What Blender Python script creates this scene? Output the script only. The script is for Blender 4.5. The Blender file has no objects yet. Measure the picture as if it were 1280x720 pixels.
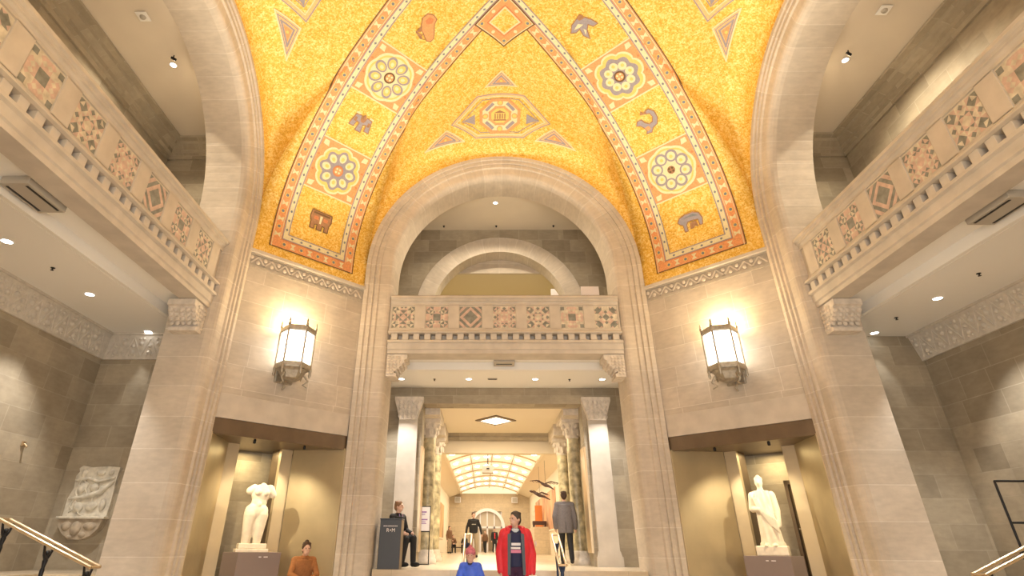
import bpy, bmesh, math, random
from math import sin, cos, pi, sqrt, atan2, radians as R
from mathutils import Vector as V, Matrix, Euler
from mathutils.geometry import tessellate_polygon

S = bpy.context.scene
COL = S.collection
GZ = 1.25                       # rotunda floor is z=0 after the final lift; everything below is built relative to eye level

# ------------------------------------------------------------------ camera
cd = bpy.data.cameras.new('camera'); cam = bpy.data.objects.new('camera', cd); COL.objects.link(cam)
FPX, PITCH, YAW, ROLL, PX, PY = 697.6, .49292, -.01863, .00699, 592.7, 308.7
cp_, sp_, cy_, sy_ = cos(PITCH), sin(PITCH), cos(YAW), sin(YAW)
fw = V((sy_*cp_, cy_*cp_, sp_)); r_ = V((cy_, -sy_, 0)); u_ = r_.cross(fw)
r2 = cos(ROLL)*r_ + sin(ROLL)*u_; u2 = -sin(ROLL)*r_ + cos(ROLL)*u_
cam.matrix_world = Matrix(((r2.x, u2.x, -fw.x, -.52), (r2.y, u2.y, -fw.y, -7.293), (r2.z, u2.z, -fw.z, 0), (0, 0, 0, 1)))
cd.sensor_width = 36; cd.lens = FPX/1280*36; cd.shift_x = (640-PX)/1280; cd.shift_y = (PY-360)/1280
cd.clip_end = 300; cd.clip_start = .05
S.camera = cam
# ------------------------------------------------------------------ world, exposure
S.view_settings.view_transform = 'Standard'; S.view_settings.look = 'None'
S.view_settings.gamma = 1; S.view_settings.use_curve_mapping = False
S.view_settings.exposure = 0.0
W = bpy.data.worlds.new('world'); S.world = W; W.use_nodes = True
W.node_tree.nodes['Background'].inputs[0].default_value = (1, .95, .90, 1)
W.node_tree.nodes['Background'].inputs[1].default_value = .52
P_UP, P_GLOW, P_DOWN, P_GLASS, P_HALL = 740, 75, 470, 5.5, 1100      # lantern uplight, downlight, lantern glass, hall
def area(name, loc, rot, sx, sy, power, col):
    l = bpy.data.lights.new(name, 'AREA'); l.shape = 'RECTANGLE'; l.size = sx; l.size_y = sy; l.energy = power; l.color = col
    o = bpy.data.objects.new(name, l); COL.objects.link(o); o.location = loc; o.rotation_euler = rot; return o
# added fill light behind the viewer, standing in for unseen door and window daylight
area('entrance_fill', (0, -9.2, .5), (R(84), 0, 0), 6.4, 3.6, 640, (1, .95, .88))

# ------------------------------------------------------------------ materials
MATS = {}
def nodes(name):
    m = bpy.data.materials.new(name); m.use_nodes = True; MATS[name] = m
    return m, m.node_tree, m.node_tree.nodes['Principled BSDF']
def plain(name, col, rough=.6, metal=0, noise=.0, nscale=20, emit=0, bump=0):
    m, t, b = nodes(name)
    b.inputs['Base Color'].default_value = (*col, 1); b.inputs['Roughness'].default_value = rough; b.inputs['Metallic'].default_value = metal
    if noise or bump:
        tc = t.nodes.new('ShaderNodeTexCoord'); n = t.nodes.new('ShaderNodeTexNoise'); n.inputs['Scale'].default_value = nscale; n.inputs['Detail'].default_value = 5
        t.links.new(tc.outputs['Object'], n.inputs['Vector'])
        if noise:
            cr = t.nodes.new('ShaderNodeValToRGB'); cr.color_ramp.elements[0].position = .3; cr.color_ramp.elements[1].position = .7
            cr.color_ramp.elements[0].color = (*[c*(1-noise) for c in col], 1); cr.color_ramp.elements[1].color = (*[min(1, c*(1+noise)) for c in col], 1)
            t.links.new(n.outputs['Fac'], cr.inputs['Fac']); t.links.new(cr.outputs['Color'], b.inputs['Base Color'])
        if bump:
            bp = t.nodes.new('ShaderNodeBump'); bp.inputs['Strength'].default_value = bump; bp.inputs['Distance'].default_value = .02
            t.links.new(n.outputs['Fac'], bp.inputs['Height']); t.links.new(bp.outputs['Normal'], b.inputs['Normal'])
    if emit:
        b.inputs['Emission Color'].default_value = (*col, 1); b.inputs['Emission Strength'].default_value = emit
    return m
def stone(name, c1, c2, mortar, bw, rh, msize=.008, spread=.25, off=.5):
    m, t, b = nodes(name); L = t.links.new
    uv = t.nodes.new('ShaderNodeUVMap'); uv.uv_map = 'uv'
    br = t.nodes.new('ShaderNodeTexBrick'); br.offset = off; br.squash = .7; br.squash_frequency = 3
    for k, v in (('Scale', 1), ('Mortar Size', msize), ('Mortar Smooth', .3), ('Bias', 0), ('Brick Width', bw), ('Row Height', rh)): br.inputs[k].default_value = v
    br.inputs['Color1'].default_value = (*c1, 1); br.inputs['Color2'].default_value = (*c2, 1); br.inputs['Mortar'].default_value = (*mortar, 1)
    L(uv.outputs[0], br.inputs['Vector'])
    n = t.nodes.new('ShaderNodeTexNoise'); n.inputs['Scale'].default_value = 1.3; n.inputs['Detail'].default_value = 8; n.inputs['Roughness'].default_value = .65
    L(uv.outputs[0], n.inputs['Vector'])
    mr = t.nodes.new('ShaderNodeMapRange'); mr.inputs[1].default_value = .3; mr.inputs[2].default_value = .7; mr.inputs[3].default_value = 1-spread; mr.inputs[4].default_value = 1+spread*.6
    L(n.outputs['Fac'], mr.inputs[0])
    n2 = t.nodes.new('ShaderNodeTexNoise'); n2.inputs['Scale'].default_value = 14; n2.inputs['Detail'].default_value = 4
    mp = t.nodes.new('ShaderNodeMapping'); mp.inputs['Scale'].default_value = (.35, 1, 1); L(uv.outputs[0], mp.inputs[0]); L(mp.outputs[0], n2.inputs['Vector'])
    m2 = t.nodes.new('ShaderNodeMapRange'); m2.inputs[1].default_value = .3; m2.inputs[2].default_value = .7; m2.inputs[3].default_value = .93; m2.inputs[4].default_value = 1.06
    L(n2.outputs['Fac'], m2.inputs[0])
    mu = t.nodes.new('ShaderNodeMath'); mu.operation = 'MULTIPLY'; L(mr.outputs[0], mu.inputs[0]); L(m2.outputs[0], mu.inputs[1])
    mx = t.nodes.new('ShaderNodeMix'); mx.data_type = 'RGBA'; mx.blend_type = 'MULTIPLY'; mx.inputs[0].default_value = 1
    L(br.outputs['Color'], mx.inputs[6]); L(mu.outputs[0], mx.inputs[7]); L(mx.outputs[2], b.inputs['Base Color'])
    b.inputs['Roughness'].default_value = .75
    bp = t.nodes.new('ShaderNodeBump'); bp.inputs['Strength'].default_value = .25; bp.inputs['Distance'].default_value = .01; bp.invert = True
    L(br.outputs['Fac'], bp.inputs['Height']); L(bp.outputs['Normal'], b.inputs['Normal'])
    return m
def gold_mat(name, ca, cb, cc, scale=34):
    m, t, b = nodes(name); L = t.links.new
    tc = t.nodes.new('ShaderNodeTexCoord')
    vo = t.nodes.new('ShaderNodeTexVoronoi'); vo.inputs['Scale'].default_value = scale; L(tc.outputs['Object'], vo.inputs['Vector'])
    n = t.nodes.new('ShaderNodeTexNoise'); n.inputs['Scale'].default_value = 7; n.inputs['Detail'].default_value = 6; n.inputs['Roughness'].default_value = .75; L(tc.outputs['Object'], n.inputs['Vector'])
    sp = t.nodes.new('ShaderNodeSeparateColor'); L(vo.outputs['Color'], sp.inputs[0])
    ad = t.nodes.new('ShaderNodeMath'); ad.operation = 'MULTIPLY_ADD'; ad.inputs[1].default_value = .34; L(sp.outputs[0], ad.inputs[0])
    ms = t.nodes.new('ShaderNodeMath'); ms.operation = 'MULTIPLY'; ms.inputs[1].default_value = .70; L(n.outputs['Fac'], ms.inputs[0]); L(ms.outputs[0], ad.inputs[2])
    cr = t.nodes.new('ShaderNodeValToRGB'); e = cr.color_ramp.elements
    e[0].position = .3; e[0].color = (*ca, 1); e[1].position = .75; e[1].color = (*cc, 1); x = e.new(.5); x.color = (*cb, 1)
    L(ad.outputs[0], cr.inputs[0]); L(cr.outputs[0], b.inputs['Base Color'])
    b.inputs['Roughness'].default_value = .5; b.inputs['Metallic'].default_value = .25
    return m

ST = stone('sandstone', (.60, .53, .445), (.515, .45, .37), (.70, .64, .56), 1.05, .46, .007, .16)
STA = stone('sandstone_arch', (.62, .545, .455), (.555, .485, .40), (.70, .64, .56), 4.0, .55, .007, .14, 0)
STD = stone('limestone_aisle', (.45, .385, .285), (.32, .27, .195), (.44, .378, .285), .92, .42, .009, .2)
STP = plain('smooth_stone', (.59, .53, .455), .7, 0, .1, 3)
CARV = plain('carved_stone', (.66, .59, .51), .75, 0, .14, 9, 0, .3)
FRZ = plain('plaster_frieze', (.62, .57, .50), .8, 0, .1, 12)
FRZB = plain('frieze_ground', (.47, .42, .35), .8, 0, .1, 12)
PAINT = plain('ceiling_paint', (.86, .84, .80), .8)
PAINTD = plain('gallery_paint', (.70, .62, .51), .8, 0, .03, 1)
CREAM = plain('cream_plaster', (.84, .74, .58), .7)
KHAKI = plain('khaki_paint', (.66, .57, .38), .8)
GOLD = gold_mat('gold_mosaic', (.67, .37, .04), (.86, .55, .10), (.98, .79, .36))
M_OR = plain('mosaic_orange', (.80, .36, .15), .6, .1, .15, 30)
M_RED = plain('mosaic_red', (.62, .24, .10), .6, .1, .1, 30)
M_CR = plain('mosaic_cream', (.80, .72, .46), .6, .1, .08, 30)
M_YE = plain('mosaic_yellow', (.86, .60, .18), .6, .1, .08, 30)
M_GR = plain('mosaic_grey', (.34, .31, .34), .6, .1, .1, 30)
M_BL = plain('mosaic_slate', (.21, .24, .27), .6, .1, .1, 30)
M_DK = plain('mosaic_umber', (.16, .09, .04), .6, .1, .1, 30)
M_BR = plain('mosaic_brown', (.38, .2, .10), .6, .1, .2, 14)
PINK = plain('marble_pink', (.60, .44, .37), .5, 0, .2, 9)
GREY = plain('marble_green_grey', (.23, .235, .21), .5, 0, .35, 8)
PALE = plain('marble_cream', (.62, .56, .45), .5, 0, .25, 8)
BRZ = plain('bronze', (.55, .47, .31), .42, .7, .08, 2)
BRZD = plain('bronze_beam', (.215, .165, .12), .38, .8, .12, 3)
BRZL = plain('bronze_satin_lit', (.66, .56, .39), .4, .5, .06, 2)  # paler bronze: the light on the jamb strips is put into this colour
PLAQ = plain('pedestal_paint', (.235, .185, .175), .55)
MARB = plain('statue_marble', (.80, .72, .58), .55, 0, .12, 7, 0, .15)
MARBC = plain('column_marble', (.50, .44, .29), .3, 0, .6, 5)
GLASS = plain('lantern_glass', (1, .93, .80), .4, emit=P_GLASS)
LAMP = plain('lamp_glow', (1, .96, .90), .4, emit=14)
IRON = plain('black_iron', (.015, .015, .017), .45, .4)
BRASS = plain('brass_rail', (.62, .48, .31), .3, .8)
PEWTER = plain('lantern_metal', (.42, .38, .31), .42, .7, .2, 20)
FLOORM = stone('travertine_floor', (.62, .52, .38), (.56, .47, .34), (.46, .39, .29), 1.2, 1.2, .006, .12)
FLOORM.node_tree.nodes['Principled BSDF'].inputs['Roughness'].default_value = .25
BLACK = plain('black_cloth', (.016, .016, .018), .8)
WHITE = plain('white_board', (.84, .80, .82), .5)
PURP = plain('purple_ink', (.36, .20, .45), .6)
SLATE = plain('slate_laminate', (.055, .065, .085), .5)
SLATES = plain('lectern_edge', (.22, .16, .10), .5)
SKIN = plain('skin', (.66, .42, .32), .5)
VENTM = plain('vent_grey', (.45, .41, .35), .5)

# ------------------------------------------------------------------ mesh helpers
class MB:
    def __init__(s): s.v = []; s.f = []; s.m = []; s.uv = []; s.sm = []
    def add(s, vs, fs, mat=0, uvs=None, smooth=False):
        o = len(s.v); s.v += [tuple(p) for p in vs]
        for i, f in enumerate(fs):
            s.f.append([o+k for k in f]); s.m.append(mat); s.uv.append(uvs[i] if uvs else None); s.sm.append(smooth)
        return s
    def box(s, x0, y0, z0, x1, y1, z1, mat=0):
        vs = [(x, y, z) for z in (z0, z1) for x, y in ((x0, y0), (x1, y0), (x1, y1), (x0, y1))]
        return s.add(vs, [(3, 2, 1, 0), (4, 5, 6, 7), (0, 1, 5, 4), (1, 2, 6, 5), (2, 3, 7, 6), (3, 0, 4, 7)], mat)
    def bbox(s, x0, y0, z0, x1, y1, z1, b=.01, mat=0):        # box with chamfered edges
        bm = bmesh.new(); bmesh.ops.create_cube(bm, size=1)
        for v in bm.verts: v.co = V(((x0+x1)/2+v.co.x*(x1-x0), (y0+y1)/2+v.co.y*(y1-y0), (z0+z1)/2+v.co.z*(z1-z0)))
        bmesh.ops.bevel(bm, geom=list(bm.edges), offset=b, segments=2, affect='EDGES', profile=.5)
        bm.verts.index_update(); s.add([v.co for v in bm.verts], [[v.index for v in f.verts] for f in bm.faces], mat); bm.free(); return s
    def xf(s, fn, i0=0):
        for i in range(i0, len(s.v)): s.v[i] = tuple(fn(V(s.v[i])))
        return s
    def prism(s, poly, y0, y1, mat=0, axis='y'):              # poly in (x,z) extruded along y (or (y,z) along x, (x,y) along z)
        n = len(poly)
        def mk(p, d): return (p[0], d, p[1]) if axis == 'y' else (d, p[0], p[1]) if axis == 'x' else (p[0], p[1], d)
        vs = [mk(p, y0) for p in poly]+[mk(p, y1) for p in poly]
        return s.add(vs, [list(range(n)), list(range(2*n-1, n-1, -1))]+[(i, i+n, (i+1) % n+n, (i+1) % n) for i in range(n)], mat)
    def tube(s, path, r, n=8, mat=0):
        path = [V(p) for p in path]; rr = r if isinstance(r, (list, tuple)) else [r]*len(path); rings = []; a = None
        for i, p in enumerate(path):
            t = (path[min(i+1, len(path)-1)]-path[max(i-1, 0)]).normalized()
            if a is None: a = t.orthogonal().normalized()
            a = (a-t*a.dot(t)).normalized(); b = t.cross(a)
            rings.append([p+(a*cos(2*pi*k/n)+b*sin(2*pi*k/n))*rr[i] for k in range(n)])
        return s.rings(rings, mat)
    def rings(s, rings, mat=0, smooth=True, cap=True):
        n = len(rings[0]); vs = [p for r in rings for p in r]
        fs = [(i*n+k, i*n+(k+1) % n, (i+1)*n+(k+1) % n, (i+1)*n+k) for i in range(len(rings)-1) for k in range(n)]
        s.add(vs, fs, mat, None, smooth)
        if cap: s.add(rings[0], [list(range(n-1, -1, -1))], mat); s.add(rings[-1], [list(range(n))], mat)
        return s
    def lathe(s, prof, c=(0, 0, 0), n=20, mat=0, smooth=True, ph=0):
        return s.rings([[V((c[0]+r*cos(2*pi*k/n+ph), c[1]+r*sin(2*pi*k/n+ph), c[2]+z)) for k in range(n)] for r, z in prof], mat, smooth)
    def ell(s, c, r, rot=None, mat=0, n=14, m=9):
        q = Euler(rot).to_matrix() if rot else None; rings = []
        for i in range(m+1):
            th = -pi/2+pi*i/m; e = max(cos(th), .02)
            ring = []
            for k in range(n):
                p = V((r[0]*e*cos(2*pi*k/n), r[1]*e*sin(2*pi*k/n), r[2]*sin(th)))
                if q: p = q @ p
                ring.append(p+V(c))
            rings.append(ring)
        return s.rings(rings, mat)
    def cap(s, a, b, ra, rb, n=12, mat=0):                     # tapered capsule
        a, b = V(a), V(b); d = (b-a); L = d.length; d = d/L if L > 1e-6 else V((0, 0, 1))
        pts = [(a-d*ra*cos(t), ra*sin(t)) for t in (.12, .5, 1, pi/2)]+[(b+d*rb*cos(t), rb*sin(t)) for t in (pi/2, 1, .5, .12)]
        return s.tube([p for p, _ in pts], [r for _, r in pts], n, mat)
    def grid(s, fn, nu, nv, mat=0, smooth=False, uvfn=None):
        vs = [fn(i/nu, j/nv) for i in range(nu+1) for j in range(nv+1)]
        fs = [(i*(nv+1)+j, (i+1)*(nv+1)+j, (i+1)*(nv+1)+j+1, i*(nv+1)+j+1) for i in range(nu) for j in range(nv)]
        uvs = [[uvfn(a/nu, b/nv) for a, b in ((i, j), (i+1, j), (i+1, j+1), (i, j+1))] for i in range(nu) for j in range(nv)] if uvfn else None
        return s.add(vs, fs, mat, uvs, smooth)
    def mesh(s, name, mats):
        me = bpy.data.meshes.new(name); me.from_pydata(s.v, [], s.f)
        for m in (mats if isinstance(mats, (list, tuple)) else [mats]): me.materials.append(m)
        me.polygons.foreach_set('material_index', s.m); me.polygons.foreach_set('use_smooth', s.sm)
        uv = me.uv_layers.new(name='uv')
        for p, u in zip(me.polygons, s.uv):
            if u is None:
                n = p.normal
                if abs(n.z) > .72: u = [(me.vertices[i].co.x, me.vertices[i].co.y) for i in p.vertices]
                else:
                    h = V((-n.y, n.x, 0)).normalized(); u = [(me.vertices[i].co.dot(h), me.vertices[i].co.z) for i in p.vertices]
            for k, li in enumerate(p.loop_indices): uv.data[li].uv = u[k]
        return me
    def build(s, name, mats, parent=None, label=None):
        o = bpy.data.objects.new(name, s.mesh(name, mats)); COL.objects.link(o)
        if parent: o.parent = parent
        if label: o['label'] = label
        return o
def tag(o, label, cat, group=None):
    o['label'] = label; o['category'] = cat
    if group: o['group'] = group
    return o
def thing(name, label, cat, loc=(0, 0, 0), rz=0, group=None):
    o = bpy.data.objects.new(name, None); COL.objects.link(o); o.empty_display_size = .1
    o.location = loc; o.rotation_euler = (0, 0, rz); return tag(o, label, cat, group)
def struct(name, mb, mats, parent=None, loc=(0, 0, 0), rz=0):
    o = mb.build(name, mats, parent)
    if not parent: o['kind'] = 'structure'
    o.location = loc; o.rotation_euler = (0, 0, rz); return o
def copy_tree(o, parent=None):
    c = o.copy(); COL.objects.link(c); c.parent = parent
    for ch in [x for x in o.children]: copy_tree(ch, c)
    return c
def solidmesh(mb, name, mats, parent=None, voxel=.012, smooth=3):   # overlapping closed shapes -> one continuous surface
    tmp = bpy.data.objects.new('tmp', mb.mesh('tmp', mats)); COL.objects.link(tmp)
    m = tmp.modifiers.new('r', 'REMESH'); m.mode = 'VOXEL'; m.voxel_size = voxel; m.use_smooth_shade = True
    if smooth: k = tmp.modifiers.new('s', 'SMOOTH'); k.iterations = smooth; k.factor = .5
    dg = bpy.context.evaluated_depsgraph_get(); me = bpy.data.meshes.new_from_object(tmp.evaluated_get(dg)); me.name = name
    bpy.data.objects.remove(tmp); me.materials.clear()
    for q in (mats if isinstance(mats, (list, tuple)) else [mats]): me.materials.append(q)
    o = bpy.data.objects.new(name, me); COL.objects.link(o)
    if parent: o.parent = parent
    return o

A, B, CC = 5.71, 3.55, 9.26          # half width of the octagon, half arch opening with casing
ZS, ZT = 6.36, 11.2                  # springing, crown
RO, RI = 3.55, 2.84
FL, HF = -1.25, -.42                 # rotunda floor, upper floor
SIDES = (('far', 0, (0, A, 0)), ('left', pi/2, (-A, 0, 0)), ('right', -pi/2, (A, 0, 0)))
CH = (('left', pi/4, (-CC/2, CC/2, 0)), ('right', -pi/4, (CC/2, CC/2, 0)))

# ------------------------------------------------------------------ arches
def arch_path(r, n=40):
    pts = [(-r, FL+i*(ZS-FL)/10) for i in range(10)]
    pts += [(-r*cos(pi*i/n), ZS+r*sin(pi*i/n)) for i in range(n+1)]
    return pts+[(-x, z) for x, z in reversed(pts[:10])]
PROF = [(3.56, .03), (3.55, -.07), (3.45, -.07), (3.43, -.03), (3.39, -.03), (3.38, -.05), (3.32, -.05), (3.31, -.01), (3.26, -.01), (3.25, -.035), (3.19, -.035),
        (3.16, .0), (2.98, .0), (2.93, .012), (2.89, .04), (2.86, .09), (2.84, .16), (2.84, .55), (2.84, .95), (3.3, .95), (5.2, .95)]
def make_arch(near=0):           # near: side of the opening that runs on towards the entrance (wider there)
    mb = MB(); paths = [[(x*(1.2 if x*near > 0 else 1), z) for x, z in arch_path(r)] for r, _ in PROF]; ref = arch_path(3.2); n = len(ref)
    U = [0]
    for i in range(1, n): U.append(U[-1]+math.dist(ref[i], ref[i-1]))
    W_ = [0]
    for i in range(1, len(PROF)): W_.append(W_[-1]+math.dist(PROF[i], PROF[i-1]))
    for j in range(len(PROF)-1):
        vs = [(paths[k][i][0], PROF[k][1], paths[k][i][1]) for i in range(n) for k in (j, j+1)]
        fs = [(2*i, 2*i+1, 2*i+3, 2*i+2) for i in range(n-1)]
        uvs = [[(W_[j], U[i]), (W_[j+1], U[i]), (W_[j+1], U[i+1]), (W_[j], U[i+1])] for i in range(n-1)]
        mb.add(vs, fs, 0, uvs, False)
    return mb
for nm, rz, loc in SIDES:
    struct('arch_'+nm, make_arch({'far': 0, 'left': -1, 'right': 1}[nm]), STA, None, loc, rz)

# ------------------------------------------------------------------ golden vault
def F(x, y):
    x, y = abs(x), abs(y)
    if x > y: x, y = y, x
    if y < 1e-6: return ZT
    ph = atan2(x, y); t = x/y
    if t < B/A: rb = A/cos(ph); zb = ZS+sqrt(max(0, RO**2-(A*t)**2))
    else: rb = CC/sqrt(2)/cos(ph-pi/4); zb = ZS
    return zmer(ph, zb, math.hypot(x, y)/rb)
def zmer(ph, zb, f):             # meridian height: a smooth saucer that is pulled to the arch rims only near its edge
    zs = ZS+RO*cos(pi/2*min(1, ph/R(33)))**2; c = sqrt(max(0, 1-f*f))
    return zs+(ZT-zs)*c+(zb-zs)*f**5*(1 if f < 1 else 1)
def make_vault():
    bd = []
    n = 72
    for i in range(n): a = pi/2*i/n; bd.append((RO*sin(a), A, ZS+RO*cos(a)))
    for i in range(9): t = i/8; bd.append((B+(A-B)*t, A+(B-A)*t, ZS))
    for i in range(1, n): a = pi/2*(1-i/n); bd.append((A, RO*sin(a), ZS+RO*cos(a)))
    ring = []
    for k in range(4):
        for x, y, z in bd:
            for _ in range(k): x, y = y, -x
            ring.append((x, y, z))
    mb = MB(); m = 80; N = len(ring)
    def pt(p, j):
        f = sin(pi/2*j/m); ax, ay = sorted((abs(p[0]), abs(p[1]))); return (p[0]*f, p[1]*f, zmer(atan2(ax, ay), p[2], f if j < m else 1))
    rings = [[pt(p, j) for p in ring] for j in range(1, m+1)]
    mb.rings([[V(p) for p in r] for r in rings], 0, True, False)
    mb.add([(0, 0, ZT)]+rings[0], [(0, 1+(k+1) % N, 1+k) for k in range(N)], 0, None, True)
    for sx, sy in ((-1, 1), (1, 1), (1, -1), (-1, -1)):        # upright foot of the mosaic above the cornice
        mb.add([(sx*B, sy*A, 5.70), (sx*A, sy*B, 5.70), (sx*A, sy*B, ZS), (sx*B, sy*A, ZS)], [(0, 1, 2, 3)], 0)
    return mb
vault = struct('ceiling', make_vault(), GOLD)

# --- pattern drawing on the vault
DS = CC/sqrt(2)
TAB = [(0, DS)]
for i in range(1, 900):
    th = pi/2*(1-i/899); s_ = DS*sin(th); z_ = ZS+(ZT-ZS)*cos(th); th0 = pi/2*(1-(i-1)/899)
    TAB.append((TAB[-1][0]+math.hypot(s_-DS*sin(th0), (ZT-ZS)*(cos(th)-cos(th0))), s_))
def s_of(q):
    if q <= 0: return DS
    lo, hi = 0, len(TAB)-1
    if q >= TAB[-1][0]: return -(q-TAB[-1][0])
    while hi-lo > 1:
        m = (lo+hi)//2
        if TAB[m][0] <= q: lo = m
        else: hi = m
    a, b = TAB[lo], TAB[hi]; return a[1]+(b[1]-a[1])*(q-a[0])/(b[0]-a[0])
def q_of(s):
    for q, ss in TAB:
        if ss <= s: return q
    return TAB[-1][0]
def onplan(x, y, off):
    h = .01; z = F(x, y); gx = (F(x+h, y)-F(x-h, y))/(2*h); gy = (F(x, y+h)-F(x, y-h))/(2*h)
    n = V((gx, gy, -1)).normalized(); return V((x, y, z))+n*off
def onarm(q, t, off, ax, ay):
    s = s_of(q); x, y = (s*ax-t*ay), (s*ay+t*ax)
    if q <= 0: return V((x-ax*off, y-ay*off, ZS+q))
    if q < .35:
        th = math.asin(min(1, s/DS)); n = V((-ax*sin(th)*1.0, -ay*sin(th)*1.0, -cos(th))); return V((x, y, ZS+(ZT-ZS)*cos(th)))+n*off
    return onplan(x, y, off)
class Draw(MB):
    def __init__(s, mp): super().__init__(); s.mp = mp
    def rect(s, q0, t0, q1, t1, off, mat, st=.14):
        nu = max(1, int(abs(q1-q0)/st+.99)); nv = max(1, int(abs(t1-t0)/st+.99))
        return s.grid(lambda a, b: s.mp(q0+(q1-q0)*a, t0+(t1-t0)*b, off), nu, nv, mat)
    def polar(s, c, fn, off, mat, n=48, nr=4, r0=0):
        vs = []; 
        for j in range(nr+1):
            for k in range(n):
                a = 2*pi*k/n; r = fn(a); rr = (r0+(r-r0)*j/nr) if r0 else r*max(j, .01)/nr
                vs.append(s.mp(c[0]+rr*cos(a), c[1]+rr*sin(a), off))
        return s.add(vs, [(j*n+k, j*n+(k+1) % n, (j+1)*n+(k+1) % n, (j+1)*n+k) for j in range(nr) for k in range(n)], mat)
    def disc(s, c, r, off, mat, n=12, nr=1): return s.polar(c, lambda a: r, off, mat, n, nr)
    def poly(s, pts, off, mat):
        P = [V((p[0], p[1])) for p in pts]
        todo = [[P[i] for i in t] for t in tessellate_polygon([[V((p[0], p[1], 0)) for p in pts]])]; out = []
        while todo:
            t = todo.pop(); e = [(t[i]-t[(i+1) % 3]).length for i in range(3)]; i = e.index(max(e))
            if e[i] > .16:
                a, b, c = t[i], t[(i+1) % 3], t[(i+2) % 3]; m = (a+b)/2; todo += [[a, m, c], [m, b, c]]
            else: out.append(t)
        return s.add([s.mp(p.x, p.y, off) for t in out for p in t], [(3*i, 3*i+1, 3*i+2) for i in range(len(out))], mat)
    def line(s, pts, w, off, mat, closed=True, st=.16):
        n = len(pts); P = [V((p[0], p[1])) for p in pts]
        for i in range(n if closed else n-1):
            a, b = P[i], P[(i+1) % n]; d = (b-a); L = d.length; d /= L; nn = V((-d.y, d.x))*w/2; a2, b2 = a-d*w/2, b+d*w/2
            k = max(1, int(L/st+.99))
            s.grid(lambda u, v: s.mp(*(a2+(b2-a2)*u+nn*(2*v-1)), off), k, 1, mat)
MM = [M_OR, M_RED, M_CR, M_YE, M_GR, M_BL, M_DK, M_BR, GOLD]
OR, RD, CR_, YE, GRY, SL, DK, BRN = range(8)
QT = q_of(1.12)+.02
def band_cells(d, q0, q1, tc, horizontal=False):              # bow ties and ringed dots along a red border
    L = abs(q1-q0); n = max(2, int(L/.2)); 
    for i in range(n):
        c = q0+(q1-q0)*(i+.5)/n; h = .07
        def pt(a, b): return (tc+b, c+a) if horizontal else (c+a, tc+b)
        if i % 2 == 0:
            d.poly([pt(-h, -h), pt(-h*.25, 0), pt(-h, h), pt(h, h), pt(h*.25, 0), pt(h, -h)], .016, CR_)
        else:
            d.disc(pt(0, 0), .055, .016, YE, 8); d.disc(pt(0, 0), .038, .019, SL, 8)
def dots(d, q0, q1, tc, horizontal=False):
    L = abs(q1-q0); n = max(2, int(L/.24))
    for i in range(n):
        c = q0+(q1-q0)*(i+.5)/n; h = .04
        def pt(a, b): return (tc+b, c+a) if horizontal else (c+a, tc+b)
        d.poly([pt(-h, 0), pt(0, h*.8), pt(h, 0), pt(0, -h*.8)], .016, SL)
def arm_border(mp):
    d = Draw(mp); q0 = -.31
    for sg in (-1, 1):
        T = lambda t: sg*t
        d.rect(q0, T(1.12), QT, T(1.095), .015, DK, .05); d.rect(q0, T(1.095), QT, T(.86), .011, OR, .05); d.rect(q0, T(1.075), QT, T(1.06), .015, CR_, .05)
        d.rect(q0+.24, T(.885), QT, T(.87), .013, CR_); d.rect(q0+.24, T(.86), QT, T(.84), .012, RD)
        d.rect(q0+.26, T(.84), QT, T(.70), .010, CR_, .07); d.rect(q0+.42, T(.715), QT, T(.69), .012, GRY); d.rect(q0+.26, T(.845), QT, T(.82), .0125, GRY)
        band_cells(d, q0+.24, QT-.25, T(.975)); dots(d, q0+.4, QT, T(.767))
    d.rect(q0, -1.1, q0+.025, 1.1, .0125, DK); d.rect(q0+.025, -1.09, q0+.235, 1.09, .0085, OR); d.rect(q0+.235, -.87, q0+.255, .87, .012, RD)
    d.rect(q0+.255, -.85, q0+.40, .85, .0088, CR_); d.rect(q0+.40, -.715, q0+.425, .715, .012, GRY); d.rect(q0+.255, -.84, q0+.28, .84, .0128, GRY)
    band_cells(d, -.88, .88, q0+.13, True); dots(d, -.72, .72, q0+.335, True)
    return d
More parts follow.
